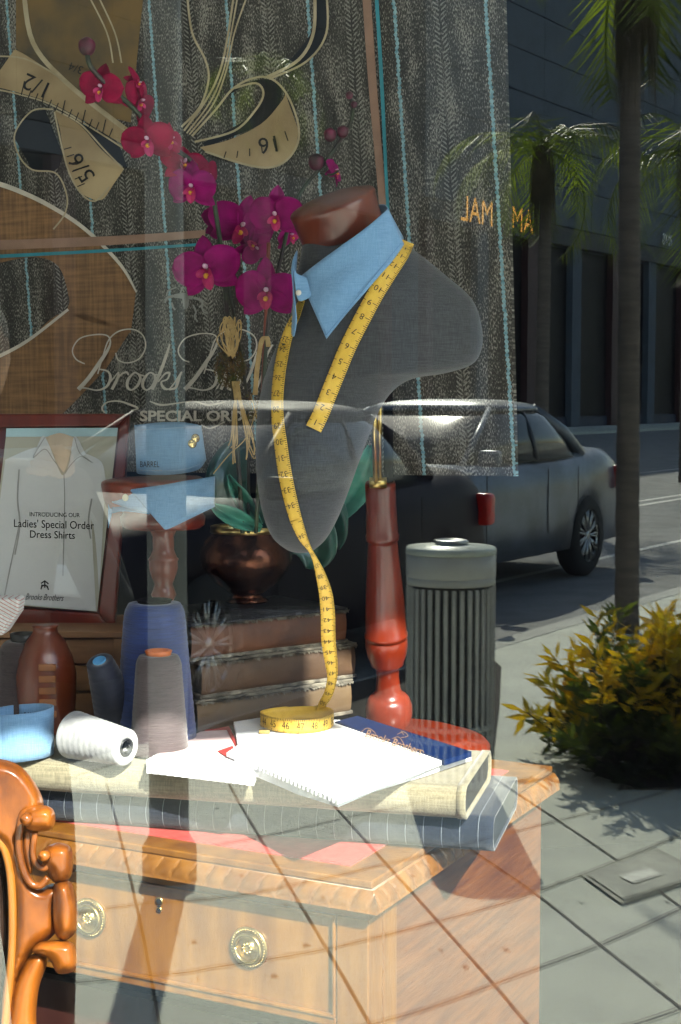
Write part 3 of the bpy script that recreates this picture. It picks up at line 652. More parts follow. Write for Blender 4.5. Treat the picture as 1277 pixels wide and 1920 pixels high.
mesh("height_bar", tube([P(727, 700, TY + .14), P(729, 915, TY + .24)], .0085, 12), m_black, bust)
SB = G(731, 1375, .87); SY = SB.y
top_ = P(713, 905, SY - .12); ax_ = (top_ - SB); hgt = ax_.length
sc_ = SY / F
prof = []
for py_, r_ in ((1372, 26), (1364, 30), (1352, 40), (1338, 44), (1322, 44.5), (1308, 40), (1303, 36), (1301, 33), (1297, 27), (1287, 23.5), (1265, 21.5), (1250, 22), (1244, 26), (1240, 31), (1236, 31.5), (1222, 37), (1206, 40), (1192, 40), (1188, 38), (1187, 41), (1181, 41), (1179, 39), (1140, 38), (1092, 34.5), (1050, 31), (1012, 28), (1009, 28), (1007, 31), (1000, 32), (996, 30), (940, 28.5), (910, 29), (905, 28), (904, 10)):
    prof.append((r_ * sc_ * (1 - .04 * (1375 - py_) / 470), hgt * (1375 - py_) / 470))
mesh("turned_column", lathe(prof, SB, ax_, 44), m_mahog, bust)
mesh("round_base", lathe([(.17, -.050), (.186, -.044), (.187, -.020), (.180, -.012), (.150, -.006), (.146, -.001), (.140, .0), (.03, .002)], SB, UP, 72), mat("red lacquered base", (.18, .020, .004), .3, (.11, .009, .002), 10, (1, 6, 1), coat=.25), bust)

# shirt collar round the bust's neck
col_ = thing("shirt_collar", "pale blue point collar buttoned round the grey bust's neck", "collar", P(650, 520, TY))
def cyl(cx, Rp, Y0, k=0):
    def f(px, py, u=0, v=0):
        t = max(-1, min(1, (px - cx) / Rp)); return P(px, py, Y0 - Rp * Y0 / F * math.sqrt(1 - t * t) - k * v)
    return f
def neckf(extra):
    base = cyl(650, 112, TY)
    def f(px, py, u=0, v=0):
        p = base(px, py, u, v); h = on_torso(px, py, extra + .010 * (1 - v), 9)
        return h if h.y < p.y + .02 or h.y < 8 and h.y < p.y + .06 and v > .3 else p
    return f
def leaf(px, py, u, v): 
    # stands off the neck at the fold, rests on the chest at its point
    h = on_torso(px, py, .006 + .02 * math.sin(math.pi * min(1, v * 1.1)) * .6, 9)
    base = P(px, py, TY - .012 - 95 * TY / F * math.sqrt(max(0, 1 - ((px - 655) / 118) ** 2)))
    return base if h.y > 8 or base.y < h.y else h
mesh("collar_leaf", sheet([(562, 520), (600, 490), (645, 457), (690, 424), (727, 392)], [(612, 635), (650, 588), (700, 530), (735, 490), (757, 458)], leaf, 6, 12), m_blue, col_, solid=.0022)
mesh("collar_leaf", sheet([(557, 470), (550, 486), (547, 505)], [(547, 625), (551, 630), (556, 602)], lambda x, y, u, v: P(x, y, TY - .065 - .02 * v + .03 * (1 - u)), 4, 8), m_blue, col_, solid=.0022)
mesh("collar_band", sheet([(549, 492), (556, 512), (575, 520)], [(556, 555), (563, 565), (585, 556)], lambda x, y, u, v: P(x, y, TY - .080), 4, 4), m_blue, col_, solid=.0022)
mesh("collar_back", sheet([(727, 391), (720, 384), (700, 384)], [(757, 458), (752, 440), (730, 440)], lambda x, y, u, v: P(x, y, TY - .005 + .05 * u), 4, 4), m_blue, col_, solid=.0022)
st_ = []
for a, b in (((566, 524), (612, 628)), ((612, 628), (752, 456))):
    st_.append(stroke([(a[0] + (3 if a[0] < 600 else 0), a[1]), b], 1.1, lambda x, y: leaf(x, y, 0, .9) + Vector((0, -.0025, 0)), 30))
mesh("edge_stitching", merge(*st_), mat("blue stitch", (.12, .24, .45), .9), col_, smooth=False)
mesh("button", lathe([(.0, 0), (.004, 0), (.0045, .001), (.004, .002), (0, .0018)], P(560, 549, TY - .083), Vector((-.2, -1, .1)), 20), m_cream, col_)

# ------------------------------------------------------------------ measuring tape
tape = thing("measuring_tape", "long yellow tape measure hung round the bust's neck and coiled on the swatch book", "tape measure", G(556, 1362, zp))
class Ribbon:
    def __init__(s, centers, sides):          # lists of Vector, Vector(half width, towards +v)
        s.c, s.h = centers, sides; s.l = [0]
        for a, b in zip(centers, centers[1:]): s.l.append(s.l[-1] + (b - a).length)
    def at(s, u, v, off=.0008):
        L_ = s.l; i = 0
        while i < len(L_) - 2 and L_[i + 1] < u: i += 1
        t = (u - L_[i]) / max(1e-9, L_[i + 1] - L_[i]); c = s.c[i].lerp(s.c[i + 1], t); h = s.h[i].lerp(s.h[i + 1], t)
        d = (s.c[i + 1] - s.c[i]).normalized(); n = d.cross(h).normalized() * s.sgn
        return c + h * v + n * off
    def surf(s): return grid([[c - h, c - h * .33, c + h * .33, c + h] for c, h in zip(s.c, s.h)])
def make_ribbon(cpx, place, wpx, toward=None, inv=1):
    C = cr(cpx, 8); cs = []; hs = []
    pts = [place(c[0], c[1], c) for c in C]
    for i, c in enumerate(C):
        a, b = C[max(i - 1, 0)], C[min(i + 1, len(C) - 1)]; dx, dy = b[0] - a[0], b[1] - a[1]; l = math.hypot(dx, dy) or 1
        wv = c[2] / 2 if len(c) > 2 else wpx / 2
        pa = place(c[0] - dy / l * wv, c[1] + dx / l * wv, c); pb = place(c[0] + dy / l * wv, c[1] - dx / l * wv, c)
        cs.append((pa + pb) / 2); hs.append((pa - pb) / 2)
    r = Ribbon(cs, hs); 
    n = (cs[1] - cs[0]).cross(hs[0]); r.sgn = -1 if n.dot(EYE - cs[0]) < 0 else 1
    return r
def marks(r, start, sgn=1, rotq=0, u0=.004):
    out = []; inch = .0254; L_ = r.l[-1]; k = 0; u = u0
    while u < L_ - .003:
        eighth = k % 8; ln = .75 if eighth == 0 else (.5 if eighth == 4 else .28)
        if eighth % 2 == 0 or True:
            w_ = .0005
            out.append(([r.at(u, -1), r.at(u + 2 * w_, -1), r.at(u + 2 * w_, -1 + ln), r.at(u, -1 + ln)], [(0, 1, 2, 3)]))
            if eighth in (0, 4): out.append(([r.at(u, 1), r.at(u + 2 * w_, 1), r.at(u + 2 * w_, 1 - ln * .4), r.at(u, 1 - ln * .4)], [(0, 1, 2, 3)]))
        if eighth == 6 and u + .012 < L_:
            num = str(max(1, start + sgn * (k // 8)))
            v, f = glyphs(num); xs = [a for a, b in v]; mx_ = (min(xs) + max(xs)) / 2
            sc = .0135
            out.append(([r.at(u + .003 + (b - 0) * sc * (1 if rotq else 1) if not rotq else u + .004 - (a - mx_) * sc, (.15 + (a - mx_) * 1.1) if not rotq else (.5 - b * 1.5)) for a, b in v], f))
        k += 1; u += inch / 8
    return merge(*out)
tplace = lambda x, y, c: on_torso(x, y, .0045, TY - .05)
r1 = make_ribbon([(762, 452), (752, 475), (730, 510), (705, 550), (678, 600), (655, 645), (636, 690), (618, 735), (602, 775), (588, 804)], lambda x, y, c: (lambda h: h if h.y < 8 else P(x, y, TY - .01))(on_torso(x, y, .0045, 9)), 31)
LC = [(566, 562, 12), (556, 590, 14), (543, 618, 18), (532, 655, 21), (524, 700, 22), (520, 745, 22), (521, 790, 23), (526, 830, 24), (533, 880, 25), (543, 930, 25), (555, 975, 23)]
r2 = make_ribbon(LC, tplace, 22)
zc_ = G(556, 1362, zp)
def fall(x, y, c):
    t = (y - 975) / (1338 - 975); Y0 = on_torso(555, 975, .0045).y
    p = P(x, y, Y0 + (zc_.y + .05 - Y0) * max(0, min(1, t)) ** 1.0)
    h = on_torso(x, y, .005, 9)
    return h if h.y < p.y else p
r3 = make_ribbon([(555, 975, 23), (568, 1008, 17), (582, 1032, 8), (592, 1052, 11), (602, 1080, 19), (611, 1115, 25), (615, 1155, 27), (616, 1200, 27), (621, 1240, 24), (623, 1270, 19), (616, 1300, 17), (604, 1322, 15), (598, 1340, 14)], fall, 22)
# the coil: stands on its edge
tw = .0115; cs = []; hs = []
for i in range(170):
    a = R(60) - i / 169 * R(890); rr_ = .064 - .006 * i / 169 + .002 * math.sin(3 * a)
    cs.append(Vector((zc_.x + rr_ * math.cos(a) * 1.0, zc_.y + rr_ * math.sin(a) * .95, zp + .0005 + tw + .0015 * math.sin(2 * a) + (.0012 if i < 60 else 0)))); hs.append(UP * -tw)
r4 = Ribbon(cs, hs); r4.sgn = 1
outer = (cs[1] - cs[0]).cross(hs[0]).dot(cs[0] - zc_); r4.sgn = 1 if outer > 0 else -1
for nm, r in (("hanging_end", r1), ("long_run", r2), ("falling_run", r3), ("coil", r4)):
    mesh(nm, r.surf(), m_yellow, tape, solid=.0007)
mesh("printed_figures", merge(marks(r1, 14, -1), marks(r2, 21, 1), marks(r3, 34, 1), marks(r4, 52, -1, 1)), m_ink, tape, smooth=False)
mesh("metal_tip", box(G(496, 1376, zp) + UP * .004, (.018, .006, .006)), m_brass, tape, smooth=False)

# ------------------------------------------------------------------ old books and what stands on them
hb = G(367, 1384, ZS); hr = G(655, 1338, ZS); hdv = (hr - hb); hdv.z = 0; HL = hdv.length; hdv.normalize(); hdp = Vector((-hdv.y, hdv.x, 0))
m_leath = [mat("brown hide binding", (.15, .055, .022), .55, (.05, .02, .011), 9, bump=.3, bscale=50), mat("tan calf binding", (.11, .06, .03), .6, (.05, .027, .015), 7, bump=.35, bscale=45), mat("worn buff binding", (.15, .095, .045), .65, (.08, .05, .025), 6, bump=.3, bscale=40)]
m_worn = mat("worn paper edge", (.24, .21, .16), .95, (.07, .06, .048), 40, bump=.8, bscale=120)
bh = .0655
blab = ["buff leather book with worn edges, lowest of the three under the copper bowl", "tan leather book between the two other old books", "brown leather book with frayed edges, top of the stack under the copper bowl"]
def jagbox(o, ln, dp, z0, h, jit, seed):
    nx, ny = 36, 14; V = []; Fc = []
    per = [(i / nx, 0) for i in range(nx)] + [(1, j / ny) for j in range(ny)] + [(1 - i / nx, 1) for i in range(nx)] + [(0, 1 - j / ny) for j in range(ny)]
    R_ = []
    for zz in (0, .35, .7, 1):
        row = []
        for a, b in per:
            nz = noise.noise((a * 14 + seed, b * 14, zz * 2)) * jit
            row.append(o + hdv * (a * ln + (nz if a in (0, 1) else 0)) + hdp * (b * dp + (nz if b in (0, 1) else 0)) + UP * (z0 - o.z + h * zz + noise.noise((a * 20, b * 9, seed + zz)) * jit * .35))
        R_.append(row)
    return loft(R_)
for k in range(3):
    sh = (0, .012, -.006)[k]; o = hb + hdv * sh + hdp * (.004 * k)
    z0 = ZS + k * (bh + .001)
    b_ = thing("old_book", blab[2 - 0 - 0] if k == 2 else blab[k], "book", Vector((o.x, o.y, z0)) + hdv * HL / 2, group="old leather books stacked behind the tape coil")
    mesh("page_block", jagbox(o + hdv * .008 + hdp * .008, HL - .016, .20, z0 + .006, bh - .012, .003, k * 3.1), m_worn, b_)
    mesh("cover_board", jagbox(o - hdp * .003, HL + .006, .215, z0, .0062, .005, k * 7.7), m_worn, b_)
    mesh("cover_board", jagbox(o - hdp * .003, HL + .006, .215, z0 + bh - .0062, .0062, .006, k * 5.3 + 1), m_worn if k < 2 else mat("black scuffed leather", (.03, .03, .035), .45, (.012, .012, .015), 60, bump=1, bscale=90, dist=.006), b_)
    sp = []
    for i in range(25):
        s_ = HL * i / 24; row = []
        for j in range(9):
            a = -math.pi / 2 + math.pi * j / 8
            row.append(o + hdv * (s_) - hdp * (.001 + .006 * math.cos(a) + .0015 * noise.noise((s_ * 30, j, k))) + UP * (z0 - o.z + bh / 2 + (bh / 2 - .006) * math.sin(a)))
        sp.append(row)
    mesh("spine", grid(sp), m_leath[2 - k], b_)
    fr = []
    for i in range(300):
        s_ = HL * (i + rnd.random()) / 300; q = o + hdv * s_ - hdp * .005 + UP * (z0 - o.z + bh - .004)
        fr.append(([q, q + hdv * rnd.uniform(.003, .012), q + hdv * .004 - hdp * rnd.uniform(.002, .007) - UP * rnd.uniform(-.002, .007)], [(0, 1, 2)]))
    mesh("frayed_edge", merge(*fr), m_worn, b_, smooth=False)
ZK = ZS + 3 * (bh + .001)
# copper bowl
kb = G(462, 1128, ZK); ks = kb.y / F
bowl = thing("copper_bowl", "round dark copper bowl with a brass rim standing on the old books", "bowl", kb)
bp_ = [(40, 0), (42, 3), (36, 8), (28, 14), (40, 22), (62, 38), (80, 60), (88, 82), (86, 100), (76, 118), (66, 128), (64, 133)]
mesh("bowl_body", lathe([(r * ks, h * ks) for r, h in bp_], kb, UP, 56, cap=False), m_copper, bowl)
mesh("rim", lathe([(64 * ks, 131 * ks), (67 * ks, 132 * ks), (67 * ks, 143 * ks), (65 * ks, 144 * ks), (62 * ks, 143 * ks), (61 * ks, 132 * ks)], kb, UP, 56, cap=False), m_brass, bowl)
mesh("lining", lathe([(62 * ks, 126 * ks), (.001, 127 * ks)], kb, UP, 32, cap=False), mat("dark moss soil", (.03, .035, .012), .95, (.012, .012, .006), 40, bump=1), bowl)

# orchid
orc = thing("orchid_plant", "potted magenta orchid with two arching flower stems tied with raffia", "orchid", kb + UP * 128 * ks)
OY = kb.y
m_stem = mat("orchid stem", (.035, .055, .02), .5, (.03, .015, .015), 20)
m_stake = mat("red cane", (.30, .05, .02), .5)
m_leaf = mat("orchid leaf", (.012, .085, .055), .3, (.006, .045, .032), 8, coat=.3)
m_leaf2 = mat("pale orchid leaf", (.07, .27, .19), .4, (.03, .15, .11), 8, (1, 1, 3))
def wire(px, r, Y0=None): return tube([P(c[0], c[1], c[2]) for c in cr(px, 5)], r, 8)
mesh("stem", wire([(163, 98, 2.62), (170, 125, 2.62), (200, 158, 2.64), (252, 205, 2.68), (300, 262, 2.72), (352, 296, 2.76), (392, 345, 2.79), (408, 420, 2.80), (420, 520, 2.81), (430, 640, 2.81), (440, 760, 2.81), (455, 1000, 2.81)], .0042), m_stem, orc)
mesh("stem", wire([(652, 178, 2.84), (662, 200, 2.84), (655, 235, 2.84), (630, 275, 2.84), (598, 318, 2.83), (565, 358, 2.82), (545, 410, 2.81), (530, 470, 2.80), (510, 560, 2.80), (498, 660, 2.80), (480, 1000, 2.8)], .0036), m_stem, orc)
mesh("side_stem", wire([(600, 325, 2.83), (620, 328, 2.82), (635, 320, 2.81)], .002), m_stem, orc)
mesh("support_cane", wire([(504, 455, 2.815), (500, 560, 2.815), (494, 700, 2.815), (480, 1000, 2.815)], .0036), m_stake, orc)
mesh("support_cane", wire([(395, 345, 2.80), (408, 420, 2.81), (432, 560, 2.825), (462, 740, 2.83), (466, 1000, 2.83)], .003), m_stem, orc)
for x, y, r in ((163, 86, 15), (593, 303, 15), (619, 252, 12), (643, 246, 11), (655, 178, 7), (664, 196, 6)):
    c = P(x, y, 2.83 if x > 300 else 2.62); rr_ = r * 2.8 / F
    v = [c + Vector((math.cos(a) * math.sin(b), math.sin(a) * math.sin(b), -1.15 * math.cos(b))) * rr_ * (1 - .12 * (math.cos(b) < -.5)) for b in [math.pi * i / 12 for i in range(13)] for a in [2 * math.pi * j / 16 for j in range(16)]]
    mesh("flower_bud", grid([v[i * 16:(i + 1) * 16] for i in range(13)], True), mat("orchid bud", (.14, .006, .04), .5, (.05, .02, .02), 40), orc)
def orchid_mat():
    m = mat("orchid petal", (.34, .0015, .15), .6, (.18, .001, .075), 30, contrast=(.3, .7), spec=.15)
    m.node_tree.nodes["Principled BSDF"].inputs["Subsurface Weight"].default_value = 0
    return m
def orchid_red():
    return mat("orchid petal red", (.34, .002, .05), .6, (.17, .001, .025), 30, spec=.15)
m_pet, m_petr = orchid_mat(), orchid_red()
m_lip = mat("orchid lip", (.60, .02, .14), .5, (.42, .01, .12), 60); m_yol = mat("orchid yellow", (.85, .38, .03), .5); m_wht = mat("orchid column", (.75, .45, .60), .5)
def flower(px, py, size, Y, yaw=0, pitch_=0, roll=0, m=None):
    c = P(px, py, Y); s = size * Y / F
    B = Matrix.Rotation(R(yaw), 3, 'Z') @ Matrix.Rotation(R(pitch_), 3, 'X') @ Matrix.Rotation(R(roll), 3, 'Y')
    T = lambda x, y, z: c + B @ Vector((x, -z, y)) * s     # x right, y up, z towards the viewer
    def petal(ang, ln, wd, cup, back=0, base=.04, power=.5):
        ang += rnd.uniform(-7, 7); ln *= rnd.uniform(.92, 1.07); wd *= rnd.uniform(.9, 1.06); back += rnd.uniform(-.05, .12); cup += rnd.uniform(-.15, .35)
        rows = []; ca, sa = math.cos(R(ang)), math.sin(R(ang))
        for i in range(11):
            t = i / 10; half = wd * (math.sin(math.pi * min(.999, .06 + .94 * t) ** .85)) ** power * .5
            if t > .97: half *= .35
            row = []
            for j in range(9):
                v = j / 4 - 1
                l = base + ln * t; x = v * half
                z = -back * t + cup * (v * v) * .5 * half - .10 * t * t * ln + .014 * math.sin(v * 7 + ang) * t + .02 * math.cos(v * 2.2 + t * 5 + ang)
                row.append(T(l * ca - x * sa, l * sa + x * ca, z))
            rows.append(row)
        return grid(rows)
    m = m or m_pet
    f = mesh("flower", merge(petal(92, .92, .62, .3, .10, power=.7), petal(218, .90, .55, .25, .12, power=.7), petal(-38, .90, .55, .25, .12, power=.7),
                             petal(12, .98, 1.05, .22, -.04, .02, .45), petal(168, .98, 1.05, .22, -.04, .02, .45)), m, orc, solid=.0006)
    mesh("lip", merge(petal(-90, .50, .34, .8, -.22, .02), petal(-45, .26, .22, .9, -.35, .02), petal(-135, .26, .22, .9, -.35, .02)), m_lip, f, solid=.0006)
    mesh("column", lathe([(.001, 0), (.055 * s, .02 * s), (.07 * s, .10 * s), (.05 * s, .2 * s), (.001, .24 * s)], T(0, .06, .02), B @ Vector((0, -1, .25)), 10), m_wht, f)
    mesh("yellow_callus", lathe([(.001, 0), (.07 * s, .02 * s), (.075 * s, .08 * s), (.04 * s, .13 * s), (.001, .14 * s)], T(.01, -.16, .12), B @ Vector((0, -1, -.1)), 10), m_yol, f)
FL = [(262, 190, 36, 2.70, 55, 10, 30, m_petr), (257, 158, 30, 2.70, 70, -20, 60, m_petr), (190, 165, 43, 2.64, -18, 10, 8, m_petr),
      (278, 263, 48, 2.68, -12, 12, -6, m_petr), (318, 262, 34, 2.72, 60, 0, 20, m_petr), (345, 308, 42, 2.76, 25, -25, 15, m_petr), (360, 352, 46, 2.74, -15, 8, 4, m_pet), (388, 330, 34, 2.79, 60, 10, -20, m_petr),
      (452, 425, 56, 2.84, 15, 10, 20, m_pet), (420, 415, 40, 2.86, 40, -10, 0, m_pet), (517, 405, 50, 2.76, -14, 8, 0, m_pet), (545, 440, 30, 2.82, 50, 20, -30, m_pet),
      (478, 462, 34, 2.85, 20, 20, 120, m_pet), (388, 505, 62, 2.76, -12, 6, -6, m_pet), (500, 548, 58, 2.74, -8, 8, 4, m_pet), (628, 322, 26, 2.84, 65, -10, 20, m_pet)]
for a in FL: flower(a[0], a[1], a[2] * 1.14, *a[3:])
# leaves
def leafm(pts, Y, m):
    C = cr([(p[0], p[1], p[2], Y + (p[3] if len(p) > 3 else 0)) for p in pts], 6); rows = []
    for i, c in enumerate(C):
        a, b = C[max(i - 1, 0)], C[min(i + 1, len(C) - 1)]; dx, dy = b[0] - a[0], b[1] - a[1]; l = math.hypot(dx, dy) or 1
        rows.append([P(c[0] - dy / l * c[2] * v, c[1] + dx / l * c[2] * v, c[3] + .02 * (1 - abs(v))) for v in (-1, -.6, -.2, 0, .2, .6, 1)])
    mesh("leaf", grid(rows), m, orc, solid=.0018)
leafm([(478, 1000, 10), (520, 960, 38), (565, 985, 52, .0), (590, 1030, 44), (585, 1068, 12)], OY + .03, m_leaf)
leafm([(470, 1000, 10), (540, 960, 40), (600, 960, 48), (628, 1000, 26), (632, 1030, 5)], OY + .06, m_leaf)
leafm([(470, 1000, 10), (440, 950, 34, -.02), (425, 900, 40, -.03), (445, 850, 30), (480, 830, 5)], OY - .02, m_leaf)
leafm([(490, 992, 6, -.04), (450, 975, 17, -.09), (415, 958, 13, -.12), (394, 945, 2, -.13)], OY - .05, m_leaf2)
leafm([(488, 985, 5, -.04), (458, 940, 15, -.07), (440, 915, 11, -.08), (428, 890, 2, -.08)], OY - .04, m_leaf2)
leafm([(600, 1000, 8), (660, 930, 26), (690, 870, 24), (694, 835, 5)], OY + .10, m_leaf2)
# moss and raffia
ms = []
for i in range(1500):
    a = rnd.uniform(0, 6.283); u = rnd.gauss(0, 1); c0 = (432, 690, 30, 38) if rnd.random() < .8 else (468, 765, 16, 28)
    rr_ = rnd.random() ** .5
    q = P(c0[0] + c0[2] * rr_ * math.cos(a), c0[1] + c0[3] * rr_ * math.sin(a), 2.81 - .028 * math.sqrt(1 - rr_ * rr_) * rnd.uniform(.7, 1.15))
    d = Vector((rnd.gauss(0, 1), rnd.gauss(0, 1) - .5, rnd.gauss(0, 1))).normalized() * .007
    ms.append(([q, q + d, q + Vector((d.z, d.x, d.y)) * .35], [(0, 1, 2)]))
mesh("moss_tuft", merge(*ms), mat("moss", (.10, .11, .025), .95, (.16, .08, .03), 60), orc, smooth=False)
raf = []
for i in range(26):
    x0 = 425 + rnd.uniform(-14, 20)
    t = rnd.uniform(-22, 24)
    if i < 14: p = [(432 + rnd.uniform(-8, 10), 668, 2.78), (x0 + t * .5, 640, 2.765), (430 + t, 608 + rnd.uniform(-8, 12), 2.76), (434 + t * .6, 598 + rnd.uniform(-4, 8), 2.76), (440 + rnd.uniform(-8, 8), 640, 2.77), (436, 672, 2.78)]
    else: p = [(440 + rnd.uniform(-6, 10), 715, 2.78), (446 + t * .4, 760, 2.765), (452 + t, 810 + rnd.uniform(0, 20), 2.76), (455 + t * 1.3 + rnd.uniform(-12, 12), 850 + rnd.uniform(-20, 25), 2.76)]
    raf.append(wire(p, .0011))
for i in range(6):
    t = rnd.uniform(-5, 5); raf.append(wire([(478 + t, 740, 2.79), (482 + t, 690, 2.775), (490 + t, 640, 2.77), (500 + t, 632, 2.77), (503 + t, 650, 2.78)], .0012))
raf.append(wire([(400, 888, 2.74), (430, 852, 2.75), (462, 820, 2.76), (480, 770, 2.77)], .001))
raf.append(wire([(470, 740, 2.78), (484, 800, 2.76), (478, 860, 2.76), (462, 830, 2.76)], .001))
mesh("raffia_tie", merge(*raf), mat("raffia", (.55, .38, .16), .7, (.42, .27, .10), 60), orc)

# ------------------------------------------------------------------ spools
def spool(label, px, top, bot, rt, rb, z, colr, col2, core, coreh=6, shoulder=.0, name="thread_cone", tipY=None, Yoff=0):
    b0 = G(px, bot, z); s = b0.y / F; H = (bot - top) * s * 1.0
    o = thing(name, label, "thread cone", b0, group="thread cones standing on the linen")
    pr = [(rb * .86, 0), (rb * .9, .01)]
    n = 44
    for i in range(n + 1):
        t = i / n; r = rb + (rt - rb) * t
        if t > .9: r *= 1 - shoulder * ((t - .9) / .1) ** 2
        r *= 1 + .006 * math.sin(i * 2.7) + .006 * rnd.uniform(-1, 1)
        pr.append((r, .012 + t * .976))
    pr += [(rt * .55, .992), (rt * .5, .97)]
    m = mat(label[:22], colr, .65, col2, 30, (1, 1, 22), .8, 40, sheen=.3, dist=.002)
    mesh("thread", lathe([(r * s, h * H) for r, h in pr], b0, UP, 48), m, o)
    mesh("core", lathe([(rt * .50 * s, H * .9), (rt * .56 * s, H), (rt * .62 * s, H + coreh * s), (rt * .56 * s, H + (coreh + 1) * s), (rt * .46 * s, H + coreh * s), (rt * .42 * s, H * .9)], b0, UP, 36, cap=False), core, o)
    return o
spool("tall royal blue thread cone standing behind the grey brown one", 292, 1122, 1392, 56, 78, ZS, (.004, .030, .17), (.002, .015, .09), m_black, 3, .12)
spool("grey brown thread cone with an orange core rim beside the white fallen cone", 299, 1222, 1412, 42, 56, ZS, (.085, .06, .062), (.055, .036, .04), mat("orange plastic", (.70, .16, .03), .4), 7, .12)
spool("dark plum thread cone with a black cap behind the blue cuff", 48, 1196, 1366, 44, 58, ZS, (.05, .028, .03), (.025, .013, .018), mat("black plastic", (.015, .015, .017), .35), 12, .2)
# red jug behind it
jb = G(88, 1372, ZS); js = jb.y / F
jug = thing("wooden_jar", "round red brown turned wooden jar behind the dark plum thread cone", "jar", jb)
mesh("jar_body", lathe([(r * js, h * js) for r, h in ((38, 0), (44, 4), (52, 30), (56, 70), (57, 110), (50, 145), (36, 175), (24, 190), (22, 200), (26, 204), (10, 205))], jb, UP, 48), mat("jar wood", (.20, .04, .012), .35, (.10, .018, .006), 8, (1, 1, .3), coat=.4), jug)
bnd = []
for i in range(5):
    bnd.append(box(jb + Vector((.012, -57 * js * .96, (45 + i * 22) * js)), (.03, .006, .012)))
mesh("wicker_band", merge(*bnd), mat("wicker", (.36, .13, .04), .6), jug, bevel=.002)
# leaning navy cone and lying white cone
def lying(label, a, b, ra, rb_, colr, col2, rimm, hole=True, nm="thread_cone"):
    o = thing(nm, label, "thread cone", (a + b) / 2, group="thread cones standing on the linen"); ax = b - a; L_ = ax.length
    pr = [(ra * .6, 0), (ra * .96, .004 * L_)]
    for i in range(37):
        t = i / 36; pr.append(((ra + (rb_ - ra) * t) * (1 + .012 * math.sin(i * 1.75)), L_ * (.02 + .95 * t)))
    pr += [(rb_ * .93, L_ * .985), (rb_ * .5, L_ * .99), (rb_ * .47, L_ * .8)]
    mesh("thread", lathe(pr, a, ax, 48), mat(label[:22], colr, .6, col2, 22, (1, 1, 1), .2, 90, sheen=.3), o)
    mesh("core", lathe([(rb_ * .46, L_ * .7), (rb_ * .50, L_ * 1.0), (rb_ * .44, L_ * 1.01), (rb_ * .40, L_ * .7)], a, ax, 30, cap=False), rimm, o)
    mesh("core_hole", lathe([(rb_ * .44, L_ * .86), (.0001, L_ * .861)], a, ax, 24, cap=False), m_black, o)
    if not hole: mesh("core_ribs", merge(*[box(a + ax * .955 + (frame_of(ax)[0] * math.cos(k) + frame_of(ax)[1] * math.sin(k)) * rb_ * .36, (.004, .004, .004)) for k in (0, 1.05, 2.1, 3.14, 4.19, 5.24)]), rimm, o)
    return o
wy = G(180, 1432, ZS).y
wsx = wy / F
lying("white thread cone lying on its side with a black ribbed core", P(136, 1377, wy + .035), P(238, 1402, wy - .035), 46 * wsx, 35 * wsx, (.40, .40, .40), (.28, .28, .29), mat("black plastic", (.015, .015, .017), .35), hole=False)
lying("navy thread cone with a light blue rim leaning behind the white fallen cone", P(226, 1350, wy + .16), P(186, 1238, wy + .10), 50 * wsx, 27 * wsx, (.012, .016, .04), (.006, .008, .02), mat("light blue rim", (.12, .42, .75), .4))

# ------------------------------------------------------------------ blue cuff at the left, striped shirt
cuf = thing("shirt_cuff", "pale blue round shirt cuff standing left of the white fallen thread cone", "cuff", G(38, 1425, ZS))
c0 = G(38, 1418, ZS); cr_ = 62 * c0.y / F
def ringsheet(c, r, z0, z1, a0, a1, n=48, m=6, tilt=0, sq=.8, fl=0):
    return grid([[c + Vector((math.cos(a) * r * (1 + fl * j / m), math.sin(a) * r * (1 + fl * j / m) * sq, z0 + (z1 - z0) * j / m + tilt * math.cos(a))) for a in [a0 + (a1 - a0) * i / n for i in range(n + 1)]] for j in range(m + 1)])
mesh("cuff_band", ringsheet(c0, cr_, .0, .078, R(-250), R(100), tilt=.004, fl=.02), m_blue, cuf, solid=.003)
mesh("cuff_overlap", ringsheet(c0, cr_ + .004, .0, .074, R(-180), R(-112), fl=.02), m_blue, cuf, solid=.002)
mesh("stamped_word", text_on("BAND", lambda x, y, *a: c0 + Vector((math.cos(R(90) - (x - 38) / 62) * (cr_ - .003), math.sin(R(90) - (x - 38) / 62) * (cr_ - .003) * .8, .078 - (y - 1322) * .0008)), 36, 1350, 17, width=28), m_ink, cuf, smooth=False)
shp = thing("striped_shirt", "folded white shirt with fine red stripes at the left edge under the portrait sheet", "shirt", P(0, 1200, 2.5))
m_str = fabric("striped shirting", (.62, .60, .56), (.52, .50, .47), 300, stripe=((90, 0, 160), .22, (.40, .12, .10)))
mesh("folded_body", prism([P(-40, 1124, 2.5), P(37, 1122, 2.5), P(34, 1150, 2.5), P(6, 1192, 2.5), P(-40, 1196, 2.5)], Vector((0, .05, 0))), m_str, shp, smooth=False, bevel=.006)
mesh("placket", prism([P(-40, 1146, 2.496), P(8, 1150, 2.496), P(20, 1160, 2.496), P(-2, 1190, 2.496), P(-40, 1193, 2.496)], Vector((0, .004, 0))), m_str, shp, smooth=False, bevel=.001)

